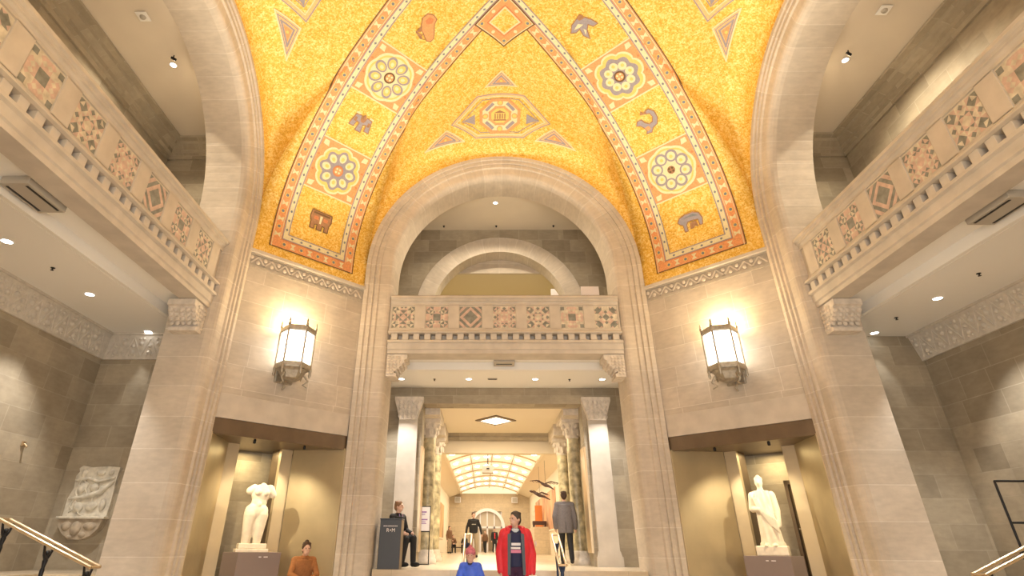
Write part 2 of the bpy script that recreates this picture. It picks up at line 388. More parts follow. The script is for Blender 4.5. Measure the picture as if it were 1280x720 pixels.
def rosette(mp, q0, q1, kind):
    d = Draw(mp); c = ((q0+q1)/2, 0); hq = (q1-q0)/2; R0 = min(.62, hq*.9)
    d.rect(q0, -.69, q1, .69, .010, OR); d.rect(q0-.02, -.69, q0+.015, .69, .013, CR_); d.rect(q1-.015, -.69, q1+.02, .69, .013, CR_)
    for a in (-1, 1):
        for b in (-1, 1):
            cc = (c[0]+a*(hq-.13), b*.56); d.poly([(cc[0]-.07*a, cc[1]-.09*b), (cc[0]+.07*a, cc[1]-.05*b), (cc[0]+.07*a, cc[1]+.07*b), (cc[0]-.05*a, cc[1]+.07*b)], .013, CR_)
            d.disc((c[0]+a*(hq-.2), b*.35), .03, .013, RD, 8); d.disc((c[0]+a*.3*hq, b*.63), .03, .013, RD, 8)
    if kind in (0, 3):
        d.polar(c, lambda a: R0*(1+.05*abs(cos(4*a))), .013, CR_, 64, 6); d.polar(c, lambda a: R0*(.90+.05*abs(cos(4*a))), .015, YE, 64, 6); d.polar(c, lambda a: R0*(.82+.05*abs(cos(4*a))), .017, CR_, 64, 6)
    else:
        d.polar(c, lambda a: R0*(.92+.12*abs(cos(4*a))**.6), .013, CR_, 64, 6); d.polar(c, lambda a: R0*(.84+.11*abs(cos(4*a))**.6), .015, YE, 64, 6); d.polar(c, lambda a: R0*(.70+.13*abs(cos(4*a))**1.5), .017, M_L(kind), 64, 6)
    for k in range(8):
        a = 2*pi*k/8+(pi/8 if kind in (0, 3) else 0); rp = R0*(.55 if kind in (0, 3) else .5)
        pc = (c[0]+rp*cos(a), c[1]+rp*sin(a))
        def petal(r, e, a=a): return lambda b: r*e/sqrt((e*sin(b-a))**2+cos(b-a)**2)*(1+(.22 if kind in (0, 3) else -.22 if kind == 2 else .3)*cos(b-a))
        e = 1.35 if kind in (0, 1) else 1.05
        d.polar(pc, petal(R0*(.21 if kind in (0, 1) else .25), e), .020, GRY, 20, 2); d.polar(pc, petal(R0*(.145 if kind in (0, 1) else .17), e), .0225, YE if kind == 0 else CR_, 20, 2)
        d.polar(pc, petal(R0*.07, e), .0245, CR_ if kind == 0 else YE, 12, 1)
    d.disc(c, R0*.24, .024, CR_ if kind == 3 else DK if kind != 1 else RD, 16, 2); d.disc(c, R0*.17, .026, BRN if kind == 3 else OR, 12, 2)
    for k in range(4): a = pi/2*k+pi/4; d.disc((c[0]+R0*.1*cos(a), c[1]+R0*.1*sin(a)), R0*.05, .028, CR_ if kind != 3 else DK, 6)
    return d
def M_L(k): return GRY
# outlines of the six emblems: (across, up) in metres about their centre, with a tone each
EMB = {
 'lion': ([([(-.20, .12), (-.17, .25), (-.06, .30), (.05, .27), (.08, .16), (.14, .08), (.22, -.02), (.27, -.10), (.26, -.19), (.18, -.23), (.10, -.19), (.02, -.14), (-.06, -.10), (-.13, -.02)], OR),
           ([(-.11, -.02), (-.03, -.12), (-.10, -.19), (.0, -.19), (.06, -.13), (.02, -.2), (.08, -.25), (.16, -.2), (.12, -.24), (.04, -.28), (-.14, -.21)], BRN), ([(-.1, .22), (0, .24), (.03, .14), (-.05, .06), (-.12, .1)], RD)]),
 'totem': ([([(-.26, -.14), (-.20, .14), (-.07, .16), (-.05, .06), (.05, .06), (.07, .16), (.20, .14), (.26, -.14), (.14, -.14), (.12, .0), (.05, -.02), (.07, -.2), (-.07, -.2), (-.05, -.02), (-.12, .0), (-.14, -.14)], GRY),
            ([(-.05, .14), (0, .22), (.05, .14), (.04, .02), (-.04, .02)], BRN), ([(-.22, .16), (-.12, .16), (-.12, .2), (-.22, .2)], CR_), ([(.12, .16), (.22, .16), (.22, .2), (.12, .2)], CR_), ([(-.2, -.02), (-.14, -.02), (-.14, .08), (-.2, .08)], BRN), ([(.14, -.02), (.2, -.02), (.2, .08), (.14, .08)], BRN)]),
 'mask': ([([(-.24, .22), (.24, .22), (.26, .06), (.22, -.04), (.22, -.2), (.12, -.2), (.12, -.1), (.06, -.08), (.06, -.2), (-.06, -.2), (-.06, -.08), (-.12, -.1), (-.12, -.2), (-.22, -.2), (-.22, -.04), (-.26, .06)], BRN),
           ([(-.17, .1), (-.06, .1), (-.06, .02), (-.17, .02)], RD), ([(.06, .1), (.17, .1), (.17, .02), (.06, .02)], RD), ([(-.2, .19), (.2, .19), (.2, .15), (-.2, .15)], DK), ([(-.03, .13), (.03, .13), (.02, -.05), (-.02, -.05)], CR_)]),
 'winged_horse': ([([(-.30, .04), (-.18, .17), (-.02, .22), (.14, .14), (.22, .02), (.27, -.12), (.16, -.12), (.10, -.02), (.02, -.10), (-.05, -.30), (-.12, -.16), (-.10, .0), (-.2, -.02)], GRY),
              ([(.0, .24), (.08, .27), (.13, .2), (.09, .14), (.0, .16)], BRN), ([(-.2, .06), (-.06, .12), (.02, .04), (-.08, .03)], CR_), ([(-.07, -.18), (-.03, -.04), (.0, -.1)], CR_)]),
 'sea_dragon': ([([(-.26, .02), (-.20, .10), (-.10, .10), (-.06, .0), (.02, -.07), (.10, -.05), (.15, .04), (.13, .14), (.06, .16), (.04, .22), (.15, .24), (.24, .14), (.24, -.02), (.17, -.14), (.05, -.18), (-.02, -.26), (-.14, -.24), (-.10, -.18), (-.14, -.08), (-.18, -.02)], GRY),
                 ([(-.08, .2), (-.02, .28), (.02, .2), (.1, .26), (.06, .16)], BRN), ([(-.12, -.1), (-.02, -.1), (.0, -.18), (-.08, -.2)], OR)]),
 'wolf': ([([(-.28, .06), (-.22, .14), (-.08, .18), (.10, .18), (.22, .12), (.27, -.02), (.24, -.16), (.18, -.16), (.17, -.02), (.06, .0), (-.06, .0), (-.10, -.06), (-.10, -.2), (-.17, -.2), (-.18, -.04), (-.24, .0)], GRY),
           ([(-.04, -.18), (-.02, -.04), (.05, -.03), (.12, -.04), (.15, -.18), (.08, -.14), (.04, -.18)], BRN), ([(-.2, .1), (.1, .14), (.2, .06), (.0, .1)], SL)]),
}
def emblem(mp, q, kind, flip):
    d = Draw(mp)
    for pts, mat in EMB[kind]:
        i = [p for p in pts]
        first = (pts, mat) == EMB[kind][0]; o = [(q+y*1.12, flip*x*1.12) for x, y in i]
        d.poly(o, .016 if first else .020, mat)
        if first: d.line(o, .022, .018, BRN if kind != 'mask' else DK)
    return d
ARMS = (((-1, 1), ('lion', 'totem', 'mask'), (0, 1)), ((1, 1), ('winged_horse', 'sea_dragon', 'wolf'), (2, 3)))
for (sx, sy), em, rk in ARMS:
    ax, ay = sx/sqrt(2), sy/sqrt(2); mp = lambda q, t, off, ax=ax, ay=ay: onarm(q, t, off, ax, ay)
    arm_border(mp).build('mosaic_ribbon', MM, vault)
    rosette(mp, q_of(4.57), q_of(3.42), rk[0]).build('mosaic_rosette', MM, vault)
    rosette(mp, q_of(6.26), q_of(5.57), rk[1]).build('mosaic_rosette', MM, vault)
    for k, s0 in zip(em, (2.62, 5.09, 6.475)):
        emblem(mp, q_of(s0), k, -1).build('mosaic_emblem', MM, vault)
for sx, sy in ((-1, -1), (1, -1)):
    ax, ay = sx/sqrt(2), sy/sqrt(2); mp = lambda q, t, off, ax=ax, ay=ay: onarm(q, t, off, ax, ay)
    arm_border(mp).build('mosaic_ribbon', MM, vault)
# crossing at the crown: border loops on the four inner corners and stepped frames
d = Draw(lambda x, y, off: onplan(x, y, off))
for k in range(4):
    a = pi/2*k
    def rt(p, a=a): return (p[0]*cos(a)-p[1]*sin(a), p[0]*sin(a)+p[1]*cos(a))
    yc = 1.93; h = .72
    ring = lambda r: [rt((0, yc+r)), rt((r, yc)), rt((0, yc-r)), rt((-r, yc))]
    d.poly(ring(h), .021, OR)
    d.line(ring(h-.01), .03, .024, DK); d.line(ring(h-.05), .02, .024, CR_); d.poly(ring(.34), .026, 8); d.line(ring(.36), .035, .028, CR_); d.line(ring(.42), .02, .028, RD)
    for u in (0, 1, 2, 3):
        p0, p1 = V(ring(.55)[u]), V(ring(.55)[(u+1) % 4]); d.disc(tuple(p0), .06, .027, YE, 8); d.disc(tuple(p0), .04, .029, SL, 8)
        d.disc(tuple((p0+p1)/2), .05, .027, CR_, 6)
    for r, w, m in ((1.15, .03, GRY), (1.05, .05, CR_), (.95, .03, SL), (.78, .12, OR), (.6, .03, GRY)):
        pass
for r, w, m in ((1.36, .22, OR), (1.5, .03, DK), (1.24, .03, RD), (1.12, .14, CR_), (1.03, .03, GRY), (.85, .05, SL), (.72, .05, M_L(0)), (.45, .16, OR)):
    d.line([(0, r), (r, 0), (0, -r), (-r, 0)], w, .018+(.002 if w < .06 else 0), m)
d.build('crown_interlace', MM, vault)
# medallion with its flanking triangles over each arch
def medallion(k):
    a = -pi/2*k
    d = Draw(lambda x, y, off: onplan(x*cos(a)-(y+dy)*sin(a), x*sin(a)+(y+dy)*cos(a), off))
    dy = 0 if k in (0, 2) else -.29
    hexa = [(-1.40, 4.80), (-.68, 4.07), (.60, 4.07), (1.34, 4.80), (.64, 5.33), (-.74, 5.33)]
    hx = lambda f: [((x+.04)*f-.04, 4.72+(y-4.72)*f) for x, y in hexa]
    d.line(hx(.95), .13, .010, M_IDX); d.line(hx(1.0), .025, .013, GRY); d.line(hx(.90), .022, .013, CR_); d.line(hx(.78), .02, .012, GRY)
    for sg in (-1, 1): d.poly([(sg*.72-.03, 4.62), (sg*1.05-.03, 4.78), (sg*.72-.03, 4.94)], .012, GRY)
    c = (-.05, 4.72); o8 = lambda r: [(c[0]+r*1.12*cos(pi/8+pi/4*i), c[1]+r*sin(pi/8+pi/4*i)) for i in range(8)]
    d.poly(o8(.53), .014, CR_); d.line(o8(.51), .08, .017, OR); d.line(o8(.27), .07, .017, OR); d.poly(o8(.25), .0165, YE)
    for i in range(8):
        an = pi/4*i; p = (c[0]+.41*cos(an), c[1]+.39*sin(an))
        if i % 2 == 0: d.disc(p, .085, .019, OR, 10); d.disc(p, .06, .022, YE, 10)
        else: t_ = an+pi/2; d.line([(p[0]-.1*cos(t_), p[1]-.1*sin(t_)), (p[0]+.1*cos(t_), p[1]+.1*sin(t_))], .09, .019, GRY, False)
    x0, y0 = c                                        # small temple front; its base towards the arch
    d.poly([(x0-.17, y0-.08), (x0, y0-.16), (x0+.17, y0-.08)], .020, BRN)
    for i in range(5): xx = x0-.15+.0675*i; d.poly([(xx, y0-.06), (xx+.035, y0-.06), (xx+.035, y0+.1), (xx, y0+.1)], .020, BRN)
    d.poly([(x0-.18, y0+.11), (x0+.18, y0+.11), (x0+.18, y0+.15), (x0-.18, y0+.15)], .020, BRN)
    for tri in ([(-.04, 3.37), (-.46, 3.81), (.38, 3.81)], [(-1.55, 4.95), (-2.18, 5.42), (-1.06, 5.40)], [(1.47, 4.95), (2.10, 5.42), (.98, 5.40)]):
        cx_ = sum(p[0] for p in tri)/3; cy_2 = sum(p[1] for p in tri)/3
        f = lambda k: [(cx_+(p[0]-cx_)*k, cy_2+(p[1]-cy_2)*k) for p in tri]
        d.poly(f(.94), .013, M_IDX); d.line(f(1), .03, .017, CR_); d.line(f(.78), .02, .017, GRY); d.line(f(.5), .04, .017, GRY); d.poly(f(.33), .019, OR); d.disc((cx_, cy_2), .035, .022, YE, 8)
    return d
M_TAN = plain('mosaic_tan', (.82, .52, .24), .6, .1, .15, 30); MM.append(M_TAN); M_IDX = 9
for k in range(4): medallion(k).build('mosaic_medallion', MM, vault)

# ------------------------------------------------------------------ floors, steps
mb = MB().box(-8, -9, FL-.2, 8, A+.0, FL); struct('floor', mb, FLOORM)
RISE = (HF-FL)/5
def steps():
    m = MB()
    for i in range(5):
        y0 = -1.1+.3*i; m.box(-2.8, y0, FL, 2.8, .4, FL+RISE*(i+1))
    return m
struct('entrance_steps', steps(), FLOORM, None, (0, A, 0), 0)
def ssteps():
    m = MB()
    for i in range(5):
        y0 = .35+.38*i; m.box(-2.83, y0, FL, 2.83, 2.94, FL+RISE*(i+1)-.001)
    return m
for nm, rz, loc in SIDES[1:]:
    struct('steps_'+nm, ssteps(), FLOORM, None, loc, rz)
    m = MB().box(2.84, .95, FL, 4.2, 2.94, HF).box(-4.2, .95, FL, -2.84, 2.94, HF); struct('floor_aisle_'+nm, m, FLOORM, None, loc, rz)
m = MB().box(-4.2, A+.41, HF-.3, 4.2, 8.65, HF).box(-4.2, 8.65, HF-.3, 4.2, 51, HF); struct('floor_hall', m, FLOORM)

# ------------------------------------------------------------------ chamfer walls, cornices, niches
NW = 1.5
def chamfer_wall(niche=True):
    m = MB()
    def q(x0, z0, x1, z1, y=0): m.add([(x0, y, z0), (x1, y, z0), (x1, y, z1), (x0, y, z1)], [(0, 1, 2, 3)])
    if niche: q(-1.53, 2.62, 1.53, 5.40)
    else: q(-1.53, FL, 1.53, 5.40)
    return m
def zigzag(m, x0, x1, zc, h, n, y0, y1, w=.035):
    L = (x1-x0)/n
    for i in range(n):
        for a, b in ((0, .5), (.5, 1)):
            xa, xb = x0+L*(i+a), x0+L*(i+b); za, zb = (zc-h, zc+h) if a == 0 else (zc+h, zc-h)
            m.prism([(xa-w/2, za), (xa+w/2, za), (xb+w/2, zb), (xb-w/2, zb)], y0, y1)
        for c, z in ((x0+L*(i+.5), zc-h*.5), (x0+L*i, zc+h*.5)):
            m.ell((c, y0+.01, z), (.05, .02, .05), None, 0, 8, 5)
for nm, rz, loc in CH:
    w = struct('wall_chamfer_'+nm, chamfer_wall(), ST, None, loc, rz)
    m = MB().bbox(-1.49, -.012, 2.165, 1.49, .2, 2.63, .008); struct('trim_niche_'+nm, m, STP, None, loc, rz)
    c = struct('trim_cornice_'+nm, MB().box(-1.53, -.02, 5.39, 1.53, .1, 5.45).box(-1.53, .0, 5.44, 1.53, .1, 5.72).box(-1.53, -.035, 5.69, 1.53, .1, 5.72), FRZB, None, loc, rz)
    m = MB(); zigzag(m, -1.44, 1.44, 5.57, .09, 9, -.03, .0); m.build('carved_zigzag', CARV, c)
    m = MB().prism([(-.015, 5.72), (-.09, 5.735), (-.09, 5.80), (.06, 5.80), (.06, 5.72)], -1.55, 1.55, 0, 'x'); m.build('ledge', STP, c)
for sx, rz in ((-1, 3*pi/4), (1, -3*pi/4)):
    struct('wall_chamfer_near', chamfer_wall(False), ST, None, (sx*CC/2, -CC/2, 0), rz)
def niche(nm, rz, loc):
    t = thing('display_niche', f'bronze lined display niche with brown bronze lintel {"behind the headless torso" if nm=="left" else "behind the draped standing statue"}', 'niche', loc, rz, 'statue niches')
    MB().bbox(-1.50, -.0, 1.87, 1.50, .30, 2.16, .008).build('lintel', BRZD, t)
    for s in (-1, 1):
        m = MB(); m.prism([(s*1.46, -.02), (s*1.52, -.02), (s*1.52, .05), (s*.80, 1.0), (s*.74, .95)], FL+.2, 1.9, 0, 'z'); m.build('side_panel', BRZ, t)
        MB().box(*sorted((s*.48, s*.74))[:1], .98, FL+.2, sorted((s*.48, s*.74))[1], 1.09, 1.9).build('jamb_strip', BRZL, t)
        MB().box(*sorted((s*.48, s*.52))[:1], 1.09, FL+.2, sorted((s*.48, s*.52))[1], 1.42, 1.9).build('return_panel', BRZD, t)
        MB().box(s*1.47-.012, -.035, FL+.2, s*1.47+.012, -.02, 1.87).build('edge_trim', BRZL, t)
        MB().lathe([(.02, 0), (.03, -.02), (.03, -.07), (.02, -.08)], (s*.55, .12, 1.87), 10).build('downlight_housing', IRON, t)
    MB().box(-1.5, .2, 1.88, 1.5, 1.9, 2.1).build('soffit', BRZD, t)
    MB().box(-1.52, -.35, FL, 1.52, 1.3, FL+.47).build('ledge', STP, t)
    for s in (-1, 1):
        l = bpy.data.lights.new('niche_spot', 'SPOT'); l.energy = 170; l.spot_size = R(75); l.spot_blend = .6; l.color = (1, .80, .52); l.shadow_soft_size = .03
        o = bpy.data.objects.new('niche_spot', l); COL.objects.link(o); o.parent = t; o.location = (s*1.15, -.04, 1.80)
        o.rotation_euler = (V((0, .6, .45))-V(o.location)).to_track_quat('-Z', 'Y').to_euler()
    m = MB(); m.add([(-1.15, 1.9, FL), (1.15, 1.9, FL), (1.15, 1.9, 2.3), (-1.15, 1.9, 2.3)], [(0, 1, 2, 3)])
    for s in (-1, 1): m.add([(s*1.15, 1.02, FL), (s*1.15, 1.9, FL), (s*1.15, 1.9, 2.3), (s*1.15, 1.02, 2.3)], [(0, 1, 2, 3)])
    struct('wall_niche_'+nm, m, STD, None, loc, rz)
    l = bpy.data.lights.new('niche_back_light', 'AREA'); l.size = .5; l.energy = 20; l.color = (1, .78, .42)
    o = bpy.data.objects.new('niche_back_light', l); COL.objects.link(o); o.parent = t; o.location = (0, 1.45, 1.85)
    return t
for nm, rz, loc in CH: niche(nm, rz, loc)
nm, rz, loc = CH[1]
d2 = struct('door_2', MB().box(.16, 1.80, FL+.47, .44, 1.86, 1.22), plain('door_panel', (.12, .08, .035), .5), None, loc, rz)
MB().box(.09, 1.76, FL+.47, .16, 1.9, 1.30).box(.44, 1.76, FL+.47, .51, 1.9, 1.30).box(.09, 1.76, 1.22, .51, 1.9, 1.30).build('frame', BRZD, d2); MB().lathe([(.018, 0), (.022, .03)], (.2, 1.77, .35), 10).build('handle', BRZL, d2)

# ------------------------------------------------------------------ aisles and galleries
AW = 2.94
for nm, rz, loc in SIDES:
    m = MB()
    if nm == 'far':
        m.box(-4.2, AW, FL, -2.22, AW+.6, 4.6).box(2.22, AW, FL, 4.2, AW+.6, 4.6).box(-2.22, AW, 3.55, 2.22, AW+.6, 4.6)
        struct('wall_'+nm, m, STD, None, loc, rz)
        # upper wall with the semicircular opening
        m = MB(); n = 32; zc, r = 6.28, 2.1; arc = [(-r*cos(pi*i/n), zc+r*sin(pi*i/n)) for i in range(n+1)]
        for i in range(n):
            (xa, za), (xb, zb) = arc[i], arc[i+1]
            m.add([(xa, AW, za), (xb, AW, zb), (xb, AW, 9.3), (xa, AW, 9.3)], [(0, 1, 2, 3)])
        for s in (-1, 1):
            m.add([(s*4.2, AW, 4.6), (s*r, AW, 4.6), (s*r, AW, 9.3), (s*4.2, AW, 9.3)], [(0, 1, 2, 3)])
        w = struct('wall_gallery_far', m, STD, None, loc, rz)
        m = MB(); n = 32
        vs = []
        for i in range(n+1):
            c_, s_2 = -cos(pi*i/n), sin(pi*i/n)
            vs += [(2.62*c_, AW-.02, zc+2.62*s_2), (2.1*c_, AW-.02, zc+2.1*s_2), (2.1*c_, AW+.6, zc+2.1*s_2)]
        m.add(vs, [(3*i+k, 3*i+k+1, 3*i+k+4, 3*i+k+3) for i in range(n) for k in (0, 1)], 0, [[(0, i*.24), (.5, i*.24), (.5, i*.24+.24), (0, i*.24+.24)] for i in range(n) for k in (0, 1)])
        m.build('arch_ring', STA, w)
        m = MB().box(-3, AW+.68, 7.95, 3, AW+3.3, 8.05).box(-3, AW+3.3, 4.6, 3, AW+3.4, 8.05).box(-3.1, AW+.6, 4.6, -3, AW+3.3, 8.05).box(3, AW+.6, 4.6, 3.1, AW+3.3, 8.05)
        m.box(-3, AW+.6, 4.5, 3, AW+3.3, 4.6)
        struct('wall_gallery_inner', MB().box(-3.1, AW+.59, 7.9, 3.1, AW+.68, 9.2), STA, None, loc, rz)
        struct('room_gallery', m, KHAKI, None, loc, rz)
        a_ = area('gallery_room_light', (0, A+AW+2.0, 7.9), (0, 0, 0), 5, 2, 70, (1, .86, .62))
    else:
        m.add([(-4.2, AW, FL), (4.2, AW, FL), (4.2, AW, 9.3), (-4.2, AW, 9.3)], [(0, 1, 2, 3)])
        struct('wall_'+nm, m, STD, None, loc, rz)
    m = MB()
    for s in (-1, 1): m.add([(s*4.2, .95, FL), (s*4.2, AW, FL), (s*4.2, AW, 9.3), (s*4.2, .95, 9.3)], [(0, 1, 2, 3)])
    struct('wall_end_'+nm, m, STD, None, loc, rz)
    # dropped white ceiling, cove slot, gallery slab
    struct('slab_gallery_'+nm, MB().box(-4.2, .56, 4.18, 4.2, 1.06, 4.6).box(-4.2, 1.06, 4.3, 4.2, AW, 4.6), PAINT, None, loc, rz)
    m = MB().box(-4.2, 1.06, 4.0, 4.2, AW, 4.3)
    c = struct('ceiling_aisle_'+nm, m, PAINT, None, loc, rz)
    MB().box(-4.2, 1.055, 3.985, 4.2, 1.10, 4.02).box(-4.2, 1.16, 3.992, 4.2, 1.18, 4.0).build('border', PAINT, c)
    m = MB().box(-4.2, .94, 9.2, 4.2, AW+.1, 9.32); struct('ceiling_gallery_'+nm, m, PAINTD, None, loc, rz)
    if nm != 'far':
        prof = [(0, 8.72), (-.06, 8.72), (-.07, 8.82), (-.13, 8.86), (-.14, 8.96), (-.26, 9.05), (-.28, 9.12), (-.40, 9.15), (-.42, 9.19), (0, 9.19)]
        m = MB().prism([(AW+p[0], p[1]) for p in prof], -4.2, 4.2, 0, 'x')
        for s in (-1, 1): m.prism([(s*(4.2+p[0]), p[1]) for p in prof], .95, AW, 0, 'y')
        struct('trim_gallery_'+nm, m, STD, None, loc, rz)
        # carved plaster frieze under the white ceiling
        fr = struct('trim_frieze_'+nm, MB().prism([(AW, 3.46), (AW-.05, 3.46), (AW-.05, 3.50), (AW-.16, 3.96), (AW-.20, 3.96), (AW-.2, 4.0), (AW, 4.0)], -4.2, 4.2, 0, 'x')
            .prism([(4.2, 3.46), (4.15, 3.46), (4.15, 3.50), (4.04, 3.96), (4.0, 3.96), (4.0, 4.0), (4.2, 4.0)], .95, AW, 0, 'y'), FRZ, None, loc, rz)
        m = MB()
        def leafy(m, fx, x0, x1):
            n = int((x1-x0)/.36); L = (x1-x0)/n
            for i in range(n):
                xa = x0+L*i
                for pa, pb in (((0, .05), (.5, .88)), ((.5, .88), (1, .05))):
                    p, q = fx(xa+L*pa[0], pa[1]), fx(xa+L*pb[0], pb[1]); m.tube([p, q], .016, 5)
                for dx, zz, rr in ((.5, .22, .055), (.5, .5, .045), (0, .6, .055), (.12, .82, .035), (-.12, .82, .035), (.36, .1, .03), (.64, .1, .03)): m.ell(fx(xa+L*dx, zz), (rr, rr, rr), None, 0, 6, 4)
        leafy(m, lambda x, h: (x, AW-.055-.105*h, 3.5+.46*h), -4.1, 3.98); leafy(m, lambda x, h: (4.145-.105*h, x, 3.5+.46*h), 1.0, AW-.1)
        m.build('carved_foliage', FRZ, fr)

# ------------------------------------------------------------------ balconies
def mosaic_tile(seed):
    rnd = random.Random(seed); n = 6; h = .275; c = 2*h/n; tab = {}
    m = MB().box(-h-.02, .0, -h-.02, h+.02, .02, h+.02, 2)
    style = seed % 4
    for i in range(n):
        for j in range(n):
            u, v = abs(i-2.5), abs(j-2.5); u, v = max(u, v), min(u, v)
            x0, z0 = -h+i*c, -h+j*c
            quads = [((0, 0), (1, 0), (.5, .5)), ((1, 0), (1, 1), (.5, .5)), ((1, 1), (0, 1), (.5, .5)), ((0, 1), (0, 0), (.5, .5))]
            for k, q in enumerate(quads):
                g = (sum(p[0] for p in q)/3+i-n/2, sum(p[1] for p in q)/3+j-n/2); key = (round(max(abs(g[0]), abs(g[1])), 1), round(min(abs(g[0]), abs(g[1])), 1))
                if key not in tab:
                    rad = math.hypot(*g)
                    if style == 2: tab[key] = (1 if int(abs(g[0])+.5)//1 % 2 == int(abs(g[1])+.5)//1 % 2 else 0) if rad > .6 else 1
                    else: tab[key] = rnd.choice((0, 0, 1, 1, 2, 2) if rad > 1 else (0, 1, 1, 2))
                m.add([(x0+p[0]*c, -.004, z0+p[1]*c) for p in q], [(0, 1, 2)], tab[key])
    return m
TILES = [mosaic_tile(s).mesh('mosaic_panel', [PINK, GREY, PALE]) for s in (11, 4, 2, 7, 9, 13, 17)]
DENT = MB().bbox(-.075, -.055, -.075, .075, .16, .075, .008).mesh('dentil', STP)
def corbel(s, X=2.85):
    m = MB(); pr = [(X, 4.09), (X-.49, 4.09), (X-.49, 3.98), (X-.43, 3.96), (X-.40, 3.88), (X-.30, 3.76), (X-.19, 3.70), (X-.19, 3.64), (X-.25, 3.62), (X-.25, 3.55), (X, 3.55)]
    m.prism([(s*x, z) for x, z in (pr if s > 0 else pr[::-1])], .08, .60); return m
def balcony(nm, rz, loc, label, xa, xb, tiles, dy):
    loc = V(loc)+Matrix.Rotation(rz, 3, 'Z') @ V((0, dy, 0)); yb = .56-dy
    t = thing('balcony', label, 'balcony', tuple(loc), rz, 'stone balconies inside the arches')
    MB().box(xa, .07, 4.60, xb, .38, 5.40).box(xa, .20, 4.42, xb, .38, 4.62).build('parapet', STP, t)
    m = MB(); st = sorted(tiles); g = (st[1]-st[0])/2
    for x in [st[0]-g]+[q+g for q in st]:
        if x+.12 > xa and x-.12 < xb: m.bbox(max(xa+.01, x-g+.29), .045, 4.72, min(xb-.01, x+g-.29), .1, 5.36, .006)
    m.box(xa, .045, 5.345, xb, .1, 5.40).box(xa, .045, 4.66, xb, .1, 4.735); m.build('panel_surround', STP, t)
    MB().prism([(.40, 5.40), (.05, 5.40), (.03, 5.44), (.0, 5.45), (.0, 5.50), (-.04, 5.52), (-.04, 5.575), (.42, 5.575)], xa, xb, 0, 'x').build('coping', STP, t)
    MB().box(xa, -.005, 5.577, xb, .40, 5.60).build('rail_cap', BRZD, t)
    MB().prism([(.22, 4.66), (-.02, 4.66), (-.05, 4.63), (-.05, 4.60), (.0, 4.585), (.22, 4.585)], xa, xb, 0, 'x').build('upper_moulding', STP, t)
    MB().prism([(yb, 4.43), (.0, 4.43), (-.04, 4.41), (-.04, 4.36), (.01, 4.34), (.01, 4.20), (.04, 4.18), (.04, 4.10), (yb, 4.10), (yb, 4.6)], xa, xb, 0, 'x').build('beam', STP, t)
    for i, x in enumerate(tiles):
        o = bpy.data.objects.new('mosaic_panel', TILES[i % 7]); COL.objects.link(o); o.parent = t; o.location = (x, .066, 5.035)
    n = int((xb-xa)/.27)
    for i in range(n):
        o = bpy.data.objects.new('dentil', DENT); COL.objects.link(o); o.parent = t; o.location = ((xa+xb)/2+.27*(i-(n-1)/2), .06, 4.51)
    for s in (-1, 1):
        X = xb if s > 0 else -xa
        c = corbel(s, X).build('corbel', CARV, t); m = MB()
        rnd = random.Random(5)
        for i in range(5):
            for k in range(4):
                f = k/3; x = X-.41+.17*f; z = 3.90-.2*f; m.ell((s*x, .12+.11*i, z), (.035, .05, .05), None, 0, 7, 5)
        for i in range(6):
            for k in range(4):
                if k*.09 > .12+.06*i: continue
                m.ell((s*(X-.05-.08*k), .075, 3.63+.075*i), (.045, .02, .035), (0, rnd.uniform(-.6, .6), 0), 0, 7, 5)
        m.build('carved_foliage', CARV, c)
    return t
balcony('far', 0, (0, A, 0), 'stone balcony with seven inlaid panels spanning the central arch', -2.85, 2.85, [-2.52+.84*i for i in range(7)], 0)
balcony('left', pi/2, (-A, 0, 0), 'stone balcony with inlaid panels spanning the left arch', -3.41, 2.85, [2.12-.89*i for i in range(7)], .15)
balcony('right', -pi/2, (A, 0, 0), 'stone balcony with inlaid panels spanning the right arch', -2.85, 3.41, [-2.12+.89*i for i in range(7)], .15)

